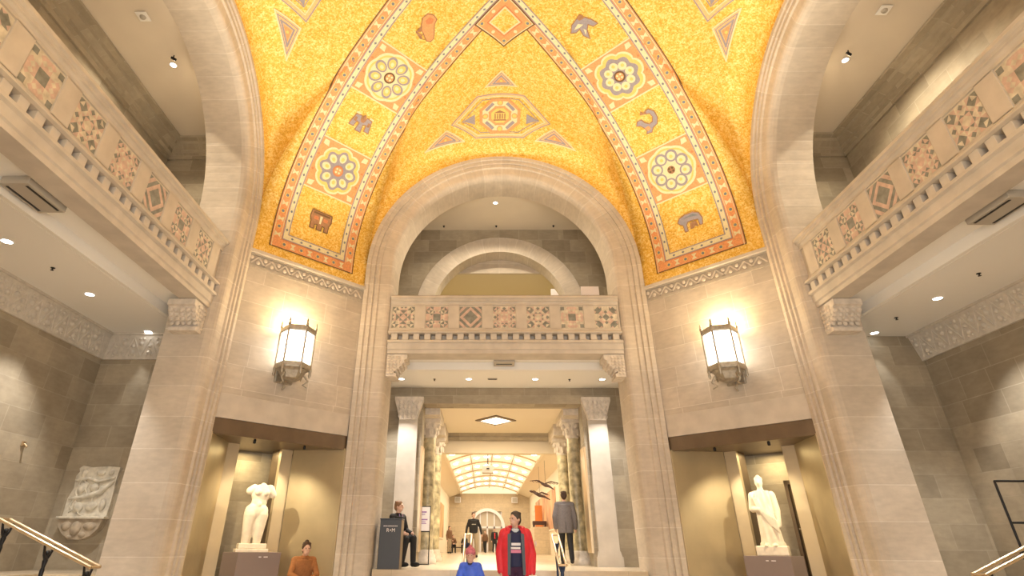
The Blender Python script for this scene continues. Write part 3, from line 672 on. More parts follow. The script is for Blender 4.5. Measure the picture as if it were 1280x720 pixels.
# ------------------------------------------------------------------ lamps
def lantern(loc, rz, label, group='wall lanterns'):
    t = thing('wall_lantern', label, 'lantern', loc, rz, group)    # local: wall at y=0, room towards -y, z=0 at lowest point
    yc = -.30; r = .27
    hexp = lambda rr, z, c=yc: [V((rr*cos(pi/6+pi/3*k-pi/2+pi/6), c+rr*sin(pi/6+pi/3*k-pi/2+pi/6), z)) for k in range(6)]
    MB().bbox(-.16, -.05, .1, .16, 0, 1.0, .015).build('backplate', PEWTER, t)
    MB().box(-.05, -.3, .22, .05, -.03, .3).build('bracket_arm', PEWTER, t)
    b = MB().rings([hexp(.10, .10), hexp(.16, .13), hexp(.22, .24), hexp(.255, .28)], 0, False).build('bowl', PEWTER, t)
    m = MB().rings([hexp(.29, .28), hexp(.30, .30), hexp(.30, .36), hexp(.275, .38)], 0, False); m.build('lower_ring', PEWTER, t)
    m = MB().rings([hexp(.275, .90), hexp(.30, .92), hexp(.30, .985), hexp(.28, 1.0), hexp(.25, 1.0), hexp(.25, .9)], 0, False, False); cr = m.build('crown', PEWTER, t)
    for k in range(6):
        p = hexp(.285, 0)[k]; 
        MB().tube([(p.x, p.y, .37), (p.x, p.y, .91)], .016, 6).build('corner_bar', PEWTER, t)
        MB().lathe([(.022, .99), (.026, 1.02), (.012, 1.04), (.018, 1.07), (.004, 1.12)], (p.x, p.y, 0), 8).build('finial', PEWTER, cr)
        MB().lathe([(.005, .16), (.026, .2), (.018, .24), (.03, .28), (.02, .33)], (p.x, p.y, 0), 8).build('drop', PEWTER, t)
        a, c = hexp(.262, 0)[k], hexp(.262, 0)[(k+1) % 6]
        MB().add([(a.x, a.y, .375), (c.x, c.y, .375), (c.x, c.y, .91), (a.x, a.y, .91)], [(0, 1, 2, 3)]).build('glass_pane', GLASS, t)
        if k % 2 == 0:
            f = hexp(.2, 0)[k]; g = hexp(.27, 0)[k]
            MB().tube([(f.x, f.y, .2), (g.x, g.y, .1), (f.x, f.y, .04), (g.x, g.y, 0)], [.02, .018, .02, .012], 6).build('scroll_foot', PEWTER, b)
    t.scale = (1.26, 1.26, 1.26)
    uplight(t)
    return t
def uplight(t):
    l = bpy.data.lights.new('lantern_glow', 'POINT'); l.energy = P_GLOW; l.color = (1, .72, .38); l.shadow_soft_size = .08
    o = bpy.data.objects.new('lantern_glow', l); COL.objects.link(o); o.parent = t; o.location = (0, -.22, 1.08)
    l = bpy.data.lights.new('lantern_uplight', 'SPOT'); l.energy = P_UP; l.color = (1, .88, .68); l.shadow_soft_size = .08; l.spot_size = R(92); l.spot_blend = .4
    o = bpy.data.objects.new('lantern_uplight', l); COL.objects.link(o); o.parent = t; o.location = (0, -.30, 1.05); o.rotation_euler = V((0, -.68, 1)).to_track_quat('-Z', 'Y').to_euler()
LZ = 2.89
for nm, rz, loc in CH:
    k = -.24 if nm == 'left' else .24
    lantern((loc[0]+k*cos(rz), loc[1]+k*sin(rz), LZ), rz, f'lit hexagonal bronze wall lantern above the niche of the {"headless torso" if nm=="left" else "draped statue"}')
for sx, rz in ((-1, 3*pi/4), (1, -3*pi/4)):
    o = bpy.data.objects.new('lantern_mount', None); COL.objects.link(o); o.location = (sx*CC/2, -CC/2, LZ); o.rotation_euler = (0, 0, rz); o['kind'] = 'group'; uplight(o)
def downlight(p, label, group, power, r=.075, col=(1, .94, .86), spot=84):
    t = thing('recessed_downlight', label, 'ceiling light', p, 0, group)
    MB().lathe([(r, .0), (r*1.3, -.006), (r*1.32, 0), (r, .01)], (0, 0, 0), 20).build('trim_ring', PAINT, t)
    MB().lathe([(r*.98, -.003), (r*.6, -.010)], (0, 0, 0), 20).build('lens', LAMP, t)
    l = bpy.data.lights.new('downlight_lamp', 'SPOT'); l.energy = power; l.spot_size = R(spot); l.spot_blend = .5; l.color = col; l.shadow_soft_size = .05
    o = bpy.data.objects.new('downlight_lamp', l); COL.objects.link(o); o.parent = t; o.location = (0, 0, -.03)
    return t
for y, w in ((-.05, 'at the picture edge'), (1.95, 'second along'), (3.95, 'beside the pier')):
    downlight((-7.68, y, 4.0), f'round lit downlight in the white ceiling of the left aisle {w}', 'left aisle downlights', P_DOWN*(.12 if y > 3 else 1), spot=44 if y > 3 else 84)
for y, w in ((.1, 'outside right edge'), (2.15, 'between two sprinklers'), (4.0, 'beside the pier')):
    downlight((7.68, y, 4.0), f'round lit downlight in the white ceiling of the right aisle, {w}', 'right aisle downlights', P_DOWN*(.12 if y > 3 else 1), spot=44 if y > 3 else 84)
for x, w in ((-2.75, 'by the left corbel'), (-.92, 'second from the left'), (.88, 'third from the left'), (2.68, 'by the right corbel')):
    downlight((x, 7.72, 4.0), f'round lit downlight under the central balcony, {w}', 'central downlights', P_DOWN*.95, spot=84)
downlight((-.15, 6.98, 9.18), 'bright bulb in the gallery ceiling at the top of the central arch', 'gallery ceiling lights', 520, .06, (1, .85, .62), 150)
downlight((-7.25, 1.42, 9.18), 'bright bulb in the left gallery ceiling', 'gallery ceiling lights', 520, .06, (1, .85, .62), 150)
downlight((7.2, 1.42, 9.18), 'bright bulb in the right gallery ceiling', 'gallery ceiling lights', 520, .06, (1, .85, .62), 150)

# ------------------------------------------------------------------ small ceiling fittings
def sprinkler(p, label, g):
    t = thing('sprinkler_head', label, 'sprinkler', p, 0, g)
    MB().lathe([(.035, 0), (.035, -.008), (.012, -.012), (.012, -.04)], (0, 0, 0), 12).build('escutcheon', IRON, t)
    MB().lathe([(.026, -.04), (.026, -.046)], (0, 0, 0), 12).build('deflector', IRON, t)
for p, w in (((-7.6, .85, 4.0), 'dark sprinkler head between two downlights of the left aisle'), ((7.6, 1.1, 4.0), 'dark sprinkler head in the right aisle ceiling'), ((7.55, 3.1, 4.0), 'dark sprinkler head in the right aisle near the pier capital'),
             ((-1.85, 7.72, 4.0), 'dark sprinkler head under the central balcony left of the vent'), ((1.8, 7.72, 4.0), 'dark sprinkler head under the central balcony at the right')):
    sprinkler(p, w, 'aisle sprinkler heads')
for x, w in ((-1.8, 'left'), (-.1, 'middle'), (1.75, 'right')):
    sprinkler((x, 8.35, 9.18), f'{w} small dark sprinkler head on the central gallery ceiling', 'gallery sprinkler heads')
for sx, n in ((-1, 'left'), (1, 'right')):
    t = thing('ceiling_detector', f'small pale square detector plate on the {n} gallery ceiling', 'detector', (sx*7.22, .15, 9.18), 0, 'gallery detectors')
    MB().bbox(-.11, -.11, -.02, .11, .11, 0, .006).build('plate', PAINT, t); MB().lathe([(.06, -.02), (.05, -.05), (.02, -.055)], (0, 0, 0), 14).build('sensor', VENTM, t)
    t = thing('spotlight', f'tiny dark spotlight beside the bulb on the {n} gallery ceiling', 'spotlight', (sx*7.1, 1.15, 9.18), 0, 'gallery spotlights')
    MB().tube([(0, 0, 0), (0, 0, -.06)], .012, 6).build('stem', IRON, t); MB().tube([(-.04, 0, -.06), (.05, .03, -.10)], .028, 10).build('head', IRON, t)
    # duct grille set in the cove slot
    t = thing('duct_grille', f'grey slotted air grille in the cove above the {n} aisle', 'vent', (sx*6.53, -1.12 if sx < 0 else -.72, 4.18), 0, 'aisle air grilles')
    MB().bbox(-.19, -.36, -.12, .19, .36, 0, .01).build('housing', VENTM, t)
    for k in (-1, 1): MB().box(.13*k-.016, -.3, -.126, .13*k+.016, .3, -.119).build('slot', IRON, t)
t = thing('duct_grille', 'small grey air grille box in the middle of the central cove', 'vent', (0, 6.52, 4.18), 0)
MB().bbox(-.26, -.2, -.12, .26, .2, 0, .01).build('housing', VENTM, t); MB().box(-.2, -.03, -.126, .2, .03, -.119).build('slot', IRON, t)
t = thing('ceiling_vent', 'dark rectangular vent in the white ceiling under the central balcony', 'vent', (-.28, 7.66, 4.0), 0)
MB().bbox(-.13, -.06, -.02, .13, .06, 0, .004).build('frame', VENTM, t)
for k in range(4): MB().box(-.11, -.045+.026*k, -.024, .11, -.033+.026*k, -.019).build('slat', IRON, t)

# ------------------------------------------------------------------ vestibule
VX = 2.22
m = MB()
for s in (-1, 1): m.box(*sorted((s*2.75, s*2.95))[:1], A+AW+.6, HF, sorted((s*2.75, s*2.95))[1], 14.4, 3.6)
struct('wall_vestibule', m, STD)
struct('ceiling_vestibule', MB().box(-3, A+AW+.6, 3.6, 3, 14.0, 3.7), CREAM)
struct('trim_vestibule', MB().box(-2.8, 13.7, 3.40, 2.8, 14.0, 3.6).prism([(13.7, 3.38), (13.62, 3.46), (13.62, 3.52), (13.5, 3.6), (13.8, 3.6)], -2.8, 2.8, 0, 'x'), STD)
struct('beam_hall', MB().box(-3.9, 14.0, 3.02, 3.9, 14.4, 4.6).box(-3.9, 13.99, 2.98, 3.9, 14.41, 3.03), CREAM)
for s in (-1, 1):
    nm = 'left' if s < 0 else 'right'
    p = struct('pilaster_'+nm, MB().box(-.26, -.12, HF, .26, .02, 3.1), STP, None, (s*2.60, A+AW, 0))
    MB().prism([(-.24, 3.08), (.24, 3.08), (.27, 3.2), (.38, 3.55), (.40, 3.6), (.40, 3.70), (-.40, 3.70), (-.40, 3.6), (-.38, 3.55), (-.27, 3.2)], -.2, .02).build('capital', CARV, p)
    m = MB(); rnd = random.Random(3)
    for k in range(5):
        for r in range(4): m.ell((-.24+.12*k, -.205, 3.16+.13*r), (.045, .025, .06), (0, rnd.uniform(-.3, .3), 0), 0, 7, 5)
    m.build('carved_leaves', CARV, p)
    MB().box(-.32, -.17, HF, .32, .02, HF+.22).prism([(-.30, HF+.22), (.30, HF+.22), (.27, HF+.34), (-.27, HF+.34)], -.15, .02).build('base', STP, p)
    struct('trim_doorway_'+nm, MB().box(-.03, -.06, HF+.3, .03, .5, 2.4), BRASS, None, (s*2.2, A+AW, 0))
    for y, z1, w in ((10.2, 2.86, 'front'), (12.7, 2.72, 'rear')):
        t = thing('marble_column', f'{w} veined green marble column on the {nm} side of the doorway', 'column', (s*2.13, y, HF), 0, 'veined marble columns')
        h = z1-HF
        MB().lathe([(.30, 0), (.30, .12), (.27, .13), (.28, .2), (.22, .26), (.23, .31), (.19, .34)], (0, 0, 0), 24).build('base', CARV, t)
        MB().lathe([(.19, .34), (.195, h*.4), (.17, h)], (0, 0, 0), 24).build('shaft', MARBC, t)
        c = MB().lathe([(.17, h), (.20, h+.02), (.19, h+.05), (.22, h+.25), (.30, h+.42)], (0, 0, 0), 20).build('capital', CARV, t)
        m = MB().box(-.32, -.32, h+.42, .32, .32, h+.52)
        for k in range(8): a = pi/4*k; m.ell((.22*cos(a), .22*sin(a), h+.17), (.05, .05, .1), None, 0, 8, 6); m.ell((.27*cos(a+.4), .27*sin(a+.4), h+.34), (.055, .055, .07), None, 0, 8, 6)
        m.build('carved_leaves', CARV, c)
        MB().box(-.34, -.9, h+.52, .34, .9, 3.6-HF).build('entablature', CARV, t)
t = thing('ceiling_lamp', 'lit diamond shaped lamp in the cream vestibule ceiling', 'lamp', (-.13, 11.2, 3.6))
dm = lambda a, b, z: [V((a, 0, z)), V((0, b, z)), V((-a, 0, z)), V((0, -b, z))]
MB().rings([dm(.66, .80, 0), dm(.66, .80, -.03), dm(.56, .68, -.05), dm(.56, .68, -.01)], 0, False, False).build('frame', BRZD, t)
MB().rings([dm(.55, .67, -.015), dm(.2, .25, -.03)], 0, False).build('diffuser', plain('diffuser_glow', (1, .90, .70), .5, emit=3.5), t)
area('vestibule_lamp_light', (-.13, 11.2, 3.5), (0, 0, 0), .8, .9, 260, (1, .82, .56))

# ------------------------------------------------------------------ hall beyond
HW = 3.75
struct('wall_hall_left', MB().box(-HW-.2, 14.4, HF, -HW, 50.5, 4.3), CREAM); struct('wall_hall_right', MB().box(HW, 14.4, HF, HW+.2, 50.5, 4.3), CREAM)
m = MB().box(-HW, 50.03, HF, -1.55, 50.3, 4.41).box(1.15, 50.03, HF, HW, 50.3, 4.41).box(-1.55, 50.03, 2.9, 1.15, 50.3, 4.41)
struct('wall_hall_far', m, stone('hall_stone', (.66, .54, .38), (.58, .47, .33), (.5, .4, .3), .9, .4, .008, .1))
for s in (-1, 1): struct('ceiling_hall_'+('left' if s < 0 else 'right'), MB().prism([(s*2.72, 4.42), (s*2.72, 4.5), (s*HW, 4.14), (s*HW, 4.05)][::s], 14.4, 50.3), CREAM)
sk = thing('vaulted_skylight', 'brightly lit barrel vaulted glass ceiling over the far hall', 'skylight', (0, 14.42, 4.42))
def arcp(f, dz=0): x = -2.6+5.2*f; return (x, .55*(1-(x/2.6)**2)+dz)
MB().grid(lambda a, b: (arcp(b)[0], 35.6*a, arcp(b)[1]), 9, 20, 0, True).build('glazing', plain('skylight_glass', (1, .88, .66), .5, emit=.5), sk)
for k in range(9): MB().tube([(arcp(j/16)[0], .8+4.1*k, arcp(j/16, -.03)[1]) for j in range(17)], .055, 6).build('rib', BRASS, sk)
for f in (.25, .5, .75): MB().tube([(arcp(f)[0], 0, arcp(f, -.03)[1]), (arcp(f)[0], 35.6, arcp(f, -.03)[1])], .04, 6).build('purlin', BRASS, sk)
for s in (-1, 1): MB().box(s*2.62-.08, 0, -.1, s*2.62+.08, 35.6, .02).build('curb', CREAM, sk)
MB().prism([arcp(i/16) for i in range(17)], 35.5, 35.58).build('end_glazing', MATS['skylight_glass'], sk)
BULB = MB().lathe([(.15, .0), (.17, -.03), (.06, -.06)], (0, 0, 0), 10).mesh('lamp', plain('skylight_bulb', (1, .96, .88), .5, emit=9))
for k in range(8):
    for j in range(8):
        x, z = arcp((j+.5)/8, -.02); o = bpy.data.objects.new('lamp', BULB); COL.objects.link(o); o.parent = sk; o.location = (x, 2.85+4.1*k, z)
area('hall_skylight_light', (0, 32, 4.3), (0, 0, 0), 4.8, 34, P_HALL, (1, .88, .66))
t = thing('projector', 'grey box projector hanging on a rod under the far skylight', 'projector', (-.28, 27, 3.9))
MB().tube([(0, 0, .2), (0, 0, 1.12)], .03, 6).build('rod', IRON, t); MB().bbox(-.32, -.3, -.2, .32, .3, .2, .03).build('body', VENTM, t); MB().lathe([(.08, 0), (.08, .05)], (0, -.34, 0), 10).build('lens', IRON, t)
for x, w in ((-2.95, 'left'), (2.35, 'right')):
    t = thing('loudspeaker', f'{w} white loudspeaker box high on the end wall of the hall', 'speaker', (x, 49.85, 3.6), 0, 'hall loudspeakers')
    MB().bbox(-.28, -.22, 0, .28, .12, .5, .03).build('cabinet', WHITE, t); MB().box(-.22, -.235, .06, .22, -.215, .44).build('grille', VENTM, t); MB().box(-.05, .1, .2, .05, .16, .3).build('bracket', IRON, t)
# arched double door at the end of the hall
t = struct('door_1', MB().box(-1.55, 50.28, HF, 1.15, 50.34, 2.95), plain('door_glass', (.55, .47, .36), .2))
m = MB(); n = 16
for i in range(n):
    a, b = pi*i/n, pi*(i+1)/n; m.prism([(-.2-1.35*cos(a), 1.6+1.3*sin(a)), (-.2-1.35*cos(b), 1.6+1.3*sin(b)), (-.2-1.62*cos(b), 1.6+1.56*sin(b)), (-.2-1.62*cos(a), 1.6+1.56*sin(a))], 49.9, 50.02)
m.box(-1.82, 49.9, HF, -1.55, 50.02, 1.6).box(1.15, 49.9, HF, 1.42, 50.02, 1.6); m.build('frame', WHITE, t)
for x in (-1.5, -.85, -.2, .45, 1.1): MB().box(x-.06, 50.2, HF, x+.06, 50.27, 2.9).build('mullion', WHITE, t)
MB().box(-1.55, 50.2, 1.5, 1.15, 50.27, 1.66).build('transom', WHITE, t)
for x in (-.52, .12): MB().box(x-.2, 50.22, HF+.1, x+.2, 50.26, 1.4).build('leaf', SLATES, t)
# things along the hall
t = thing('mural', 'faded reddish painted mural on the right wall of the far hall', 'mural', (HW-.03, 36, 1.9)); MB().bbox(-.02, -7, -.9, .02, 7, 1.3, .01).build('canvas', plain('mural_paint', (.62, .33, .18), .7, 0, .55, .7), t); MB().box(-.025, -7.1, -1.0, .025, 7.1, -.9).build('frame', CREAM, t)
t = thing('mural', 'faded ochre painted mural on the left wall of the far hall', 'mural', (-HW+.03, 34, 1.6)); MB().bbox(-.02, -8, -1.0, .02, 8, 1.3, .01).build('canvas', plain('mural_paint_ochre', (.60, .38, .18), .7, 0, .5, .7), t); MB().box(-.025, -8.1, -1.1, .025, 8.1, -1.0).build('frame', CREAM, t)
struct('platform_hall', MB().box(2.75, 33.4, HF, HW, 46, 1.17), MATS['hall_stone'])
t = thing('display_screen', 'pale display wall of small square panels at the right of the far hall', 'display', (3.62, 41, 1.17)); MB().box(-.04, -3.6, 0, .04, 3.6, 1.5).build('panel', PALE, t)
for k in range(9): MB().box(-.07, -3.6+.87*k-.04, .1, -.03, -3.6+.87*k+.04, 1.5).build('upright', CREAM, t)
for k in range(5): MB().box(-.07, -3.6, .12+.33*k-.025, -.03, 3.6, .12+.33*k+.025).build('rail', CREAM, t)
t = thing('banner_panel', 'narrow orange upright panel beside the pale display wall', 'banner', (3.36, 36.6, 1.17)); MB().bbox(-.25, -.05, .05, .25, .05, 1.45, .01).build('board', plain('banner_orange', (.72, .24, .06), .6), t); MB().box(-.28, -.15, 0, .28, .15, .05).build('foot', IRON, t)
t = thing('bench', 'low dark bench in front of the orange panel in the hall', 'bench', (3.18, 34.2, 1.17)); MB().bbox(-.45, -.25, .14, .45, .25, .36, .02).build('seat', plain('dark_wood', (.06, .025, .018), .4), t)
for x in (-.38, .38): MB().box(x-.06, -.2, 0, x+.06, .2, .14).build('leg', MATS['dark_wood'], t)
def bird(loc, rz, sc, label):
    t = thing('hanging_skeleton', label, 'skeleton', loc, rz, 'hanging flying skeletons'); bone = MATS['dark_wood']
    MB().tube([(-.9*sc, 0, -.35*sc), (-.4*sc, 0, -.1*sc), (0, 0, .0), (.35*sc, 0, .12*sc), (.6*sc, 0, .28*sc)], [.03*sc, .09*sc, .13*sc, .08*sc, .05*sc], 8).build('spine', bone, t)
    MB().ell((.72*sc, 0, .32*sc), (.2*sc, .07*sc, .09*sc), (0, -.3, 0), 0).build('skull', bone, t)
    for s in (-1, 1):
        w = MB().tube([(.1*sc, 0, .1*sc), (.15*sc, .7*sc*s, .3*sc), (.0, 1.5*sc*s, .2*sc)], [.05*sc, .04*sc, .02*sc], 6).build('wing', bone, t)
        for k in range(4): MB().tube([(.1*sc, (.3+.3*k)*sc*s, .22*sc), (-.25*sc, (.35+.32*k)*sc*s, .08*sc)], .018*sc, 5).build('wing_bone', bone, w)
    MB().tube([(0, 0, .1*sc), (0, 0, 4.46-.33*(abs(loc[0])-2.6)-loc[2])], .008, 4).build('cable', IRON, t)
bird((2.92, 26.5, 3.05), 2.2, .75, 'dark winged skeleton hanging higher and nearer in the far hall'); bird((2.85, 29.5, 2.75), 2.6, .75, 'dark winged skeleton hanging lower and farther in the far hall')

# ------------------------------------------------------------------ niche statues on pedestals
def pedestal(nm, rz, loc, what):
    t = thing('pedestal', f'plum brown boxy museum pedestal carrying the {what}', 'pedestal', (loc[0], loc[1], FL+.47), rz, 'statue pedestals')
    MB().bbox(-.43, .22, 0, .43, .92, -.12-FL-.47, .006).build('body', PLAQ, t)
    m = MB()
    for k, w in enumerate((.10, .16)): m.box(-.02+.1*k, .214, -.12-FL-.47-.085, -.02+.1*k+w*.5, .222, -.12-FL-.47-.07)
    m.build('caption_plate', WHITE, t)
for (nm, rz, loc), w in zip(CH, ('headless torso', 'draped statue')): pedestal(nm, rz, loc, w)
def at_ch(k, x, y, z):
    nm, rz, loc = CH[k]; return (loc[0]+x*cos(rz)-y*sin(rz), loc[1]+x*sin(rz)+y*cos(rz), z)
t = thing('torso_statue', 'headless armless pale marble female torso on the left niche pedestal', 'statue', at_ch(0, -.05, .55, -.12), R(28))
MB().bbox(-.30, -.20, 0, .30, .20, .06, .01).bbox(-.26, -.17, .06, .26, .17, .15, .015).build('base', MARB, t)
m = MB(); z = .13
m.cap((-.125, .0, z+.02), (-.115, -.02, z+.52), .085, .135).cap((.075, -.05, z+.02), (.095, -.01, z+.52), .075, .13)
m.ell((-.015, .01, z+.58), (.232, .15, .18)).ell((-.0, .07, z+.55), (.17, .1, .13)).ell((0, -.05, z+.60), (.15, .09, .12)).ell((.01, .0, z+.76), (.155, .11, .14)).ell((.02, .0, z+.90), (.19, .125, .18)).ell((.03, .01, z+.98), (.215, .105, .11)).ell((-.02, .0, z+.36), (.13, .1, .22))
m.ell((-.055, -.11, z+.93), (.065, .055, .06)).ell((.105, -.11, z+.925), (.065, .055, .06))
m.cap((-.13, .0, z+1.0), (-.20, .0, z+.96), .088, .078).cap((.18, .0, z+1.0), (.25, -.01, z+.90), .09, .075).cap((.03, .0, z+1.02), (.035, -.01, z+1.05), .08, .07)
m.ell((-.0, -.10, z+.70), (.05, .04, .06))
solidmesh(m, 'torso', MARB, t, .013, 3)
t = thing('robed_statue', 'pale marble standing figure in a draped robe on the right niche pedestal', 'statue', at_ch(1, .03, .55, -.12), R(-30))
MB().bbox(-.28, -.2, 0, .28, .2, .17, .02).build('base', MARB, t)
m = MB(); rings = []
for i in range(34):
    f = i/33; z = .15+f*1.0; w = .20-.035*sin(f*pi*.9)+(.02 if f < .08 else 0); d = .15-.02*f
    if f > .86: w *= 1-(f-.86)*2.4; d *= 1-(f-.86)*1.5
    rings.append([V(((w+.014*sin(9*a+3*f)+.008*sin(17*a-5*f))*cos(a)+.02*(1-f), (d+.012*sin(9*a+3*f))*sin(a), z)) for a in [2*pi*k/72 for k in range(72)]])
m.rings(rings)
m.cap((.18, -.02, 1.06), (.215, -.02, .78), .075, .07).cap((.215, -.02, .78), (.20, -.10, .52), .065, .055).cap((-.17, -.01, 1.06), (-.21, -.02, .82), .075, .068).cap((-.21, -.02, .82), (-.09, -.15, .80), .06, .045)
m.cap((.0, .0, 1.1), (.0, -.02, 1.2), .062, .055).ell((0, -.025, 1.30), (.075, .088, .105)).ell((0, -.105, 1.285), (.014, .02, .022)).ell((0, .01, 1.36), (.08, .085, .065)).ell((0, .03, 1.42), (.035, .035, .03))
for k in range(7): m.tube([(-.17+.04*k, -.10-.02*sin(k), 1.04-.02*k), (-.1+.045*k, -.16, .8-.03*k), (.05+.025*k, -.145, .55-.03*k)], .014, 6)
for s in (-1, 1): m.ell((s*.08, -.15, .17), (.05, .09, .03))
solidmesh(m, 'figure', MARB, t, .012, 2)

# ------------------------------------------------------------------ people
def person(name, label, loc, rz, h=1.75, pose=None, top=None, legs=None, shoes=BLACK, hair=None, skin=SKIN, yaw=0, hem=.92, coat=0, group=None, vox=.012, extra=None, hat=None, hs=1.0):
    J = dict(pelvis=(0, 0, .96), chest=(0, 0, 1.28), neck=(0, .01, 1.46), head=(0, -.01, 1.625), hl=(.09, 0, .92), hr=(-.09, 0, .92), kl=(.10, -.02, .50), kr=(-.10, -.02, .50), al=(.10, .01, .08), ar=(-.10, .01, .08),
             sl=(.185, 0, 1.41), sr=(-.185, 0, 1.41), el=(.25, .02, 1.12), er=(-.25, .02, 1.12), wl=(.26, -.06, .87), wr=(-.26, -.06, .87))
    J.update(pose or {}); k = h/1.75; J = {a: V(b) for a, b in J.items()}
    t = thing(name, label, 'person', loc, rz, group)
    def blob(nm, m, mat, par=t, v=vox, sm=2):
        m.xf(lambda p: p*k); return solidmesh(m, nm, mat, par, v, sm)
    H = J['head']; q = Matrix.Rotation(yaw, 3, 'Z'); hp = lambda x, y, z: H+q @ V((x, y, z))*hs
    m = MB(); up = (J['neck']-J['pelvis']).normalized()
    m.ell(J['pelvis'], (.15, .10, .12)).cap(J['pelvis'], J['chest'], .115, .125).ell(J['chest'], (.165, .105, .17)).cap(J['sl'], J['sr'], .06, .06).cap(J['chest'], J['neck'], .08, .055).cap(J['neck'], H, .052, .05)
    for a in 'lr':
        m.cap(J['h'+a], J['k'+a], .085, .058).cap(J['k'+a], J['a'+a], .056, .038)
        f = (J['a'+a]-J['k'+a]); m.ell(J['a'+a]+V((0, -.06, -.035)), (.04, .115, .035))
        m.cap(J['s'+a], J['e'+a], .05, .038).cap(J['e'+a], J['w'+a], .038, .027)
        d = (J['w'+a]-J['e'+a]).normalized(); w = J['w'+a]; sd = V((-1, 0, 0)) if a == 'l' else V((1, 0, 0)); fr = d.cross(sd).normalized()
        if fr.y > 0: fr = -fr
        m.cap(w, w+d*.08, .028, .034)
        for j, L in enumerate((.065, .078, .072, .055)):
            b = w+d*.085+fr*(.030-.02*j); m.cap(b, b+d*L*.55+sd*.008, .0095, .009, 6).cap(b+d*L*.55+sd*.008, b+d*L*.9+sd*.03, .009, .008, 6)
        m.cap(w+d*.03+fr*.025, w+d*.075+fr*.058, .012, .009, 6)
    n_ = lambda c, r: m.ell(hp(*c), tuple(a*hs for a in r), (0, 0, yaw))
    n_((0, .01, .02), (.076, .095, .105)); n_((0, -.025, -.05), (.055, .062, .065)); n_((0, -.098, -.01), (.013, .02, .026)); n_((0, -.09, -.06), (.022, .01, .006)); n_((0, -.085, .035), (.05, .012, .008))
    for s in (-1, 1): n_((s*.078, .015, -.005), (.012, .022, .032))
    body = blob('body', m, skin, t, min(vox, .010))
    m = MB()
    for s in (-1, 1): m.ell(hp(s*.03, -.088, .012), (.010, .006, .006), None, 0, 8, 5)
    m.xf(lambda p: p*k).build('eyes', IRON, body)
    if hair:
        m = MB(); m.ell(hp(0, .022, .045), (.084, .098, .092), (0, 0, yaw)).ell(hp(0, .06, .0), (.075, .06, .09), (0, 0, yaw))
        for s in (-1, 1): m.ell(hp(s*.07, .02, .03), (.018, .05, .05), (0, 0, yaw))
        if hair[1] == 'bun': m.ell(hp(0, .05, .13), (.045, .045, .04))
        if hair[1] == 'long': m.ell(hp(0, .07, -.08), (.08, .05, .13), (0, 0, yaw))
        rnd = random.Random(len(label))
        for i in range(14): a = rnd.uniform(0, 2*pi); m.ell(hp(.06*cos(a), .03+.07*sin(a), .085+rnd.uniform(-.01, .025)), (.026, .026, .02))
        blob('hair', m, hair[0], body, vox)
    if hat:
        m = MB(); m.ell(hp(0, .015, .065), (.092*hs, .108*hs, .085*hs), (0, 0, yaw)).ell(hp(0, .01, .045), (.095*hs, .112*hs, .03*hs), (0, 0, yaw)).ell(hp(0, .015, .155), (.03*hs, .03*hs, .028*hs))
        blob('knit_hat', m, hat, body, vox)
    if legs:
        m = MB(); m.ell(J['pelvis'], (.165, .118, .13))
        for a in 'lr': m.cap(J['h'+a], J['k'+a], .102, .076).cap(J['k'+a], J['a'+a]+V((0, 0, .03)), .075, .062)
        blob('trousers', m, legs)
    m = MB()
    for a in 'lr': m.ell(J['a'+a]+V((0, -.065, -.03)), (.05, .135, .05)).cap(J['a'+a]+V((0, 0, .02)), J['a'+a]+V((0, .01, -.03)), .05, .05)
    blob('shoes', m, shoes)
    if top:
        m = MB(); e = .02+coat*.5
        m.cap(J['sl'], J['sr'], .072+coat*.5, .072+coat*.5).cap(J['chest'], J['neck']-up*.03, .10, .072)
        n = 24; base = J['pelvis']; ax = (J['neck']-base); rings = []
        for i in range(12):
            f = i/11; z0 = hem-.96; zz = z0+(.46-z0)*f; p = base+up*zz; ff = max(0, min(1, (zz+.05)/.5))
            rx = (.165+.03*sin(ff*pi*.5))*(1 if f < .9 else .82)+e*.6+(coat*.6*(1-f)); ry = .118+e*.6+.01*ff
            rings.append([p+V((rx*cos(2*pi*j/n), ry*sin(2*pi*j/n), 0)) for j in range(n)])
        m.rings(rings)
        for a in 'lr': m.cap(J['s'+a], J['e'+a], .066+coat*.5, .056+coat*.5).cap(J['e'+a], J['w'+a], .055+coat*.5, .046+coat*.4)
        m.lathe([(.075, -.02), (.078, .03), (.06, .035)], tuple(J['neck']), 14)
        ob = blob('jacket' if coat else 'top', m, top)
    if extra: extra(t, J, k, blob, hp)
    return t
KH = plain('khaki_cloth', (.36, .29, .20), .8); GREYC = plain('grey_wool', (.16, .145, .15), .8, 0, .12, 30); REDC = plain('red_parka', (.72, .03, .05), .6, 0, .1, 9); NAVY = plain('navy_cloth', (.025, .03, .085), .8)
PURT = plain('plum_trousers', (.06, .02, .06), .8); BLUEC = plain('blue_jacket', (.06, .15, .85), .55, 0, .25, 9); ROSE = plain('rose_knit', (.55, .17, .22), .85, 0, .3, 40); ORANGE = plain('rust_sweater', (.38, .16, .055), .85, 0, .12, 30)
DENIM = plain('denim', (.24, .36, .55), .8); HB = plain('brown_hair', (.06, .03, .018), .6); HG = plain('greying_hair', (.06, .045, .038), .6); HL = plain('sandy_hair', (.24, .13, .065), .6)
PINKT = plain('pink_print', (.75, .25, .40), .7); BROWNC = plain('brown_cloth', (.16, .085, .045), .8)
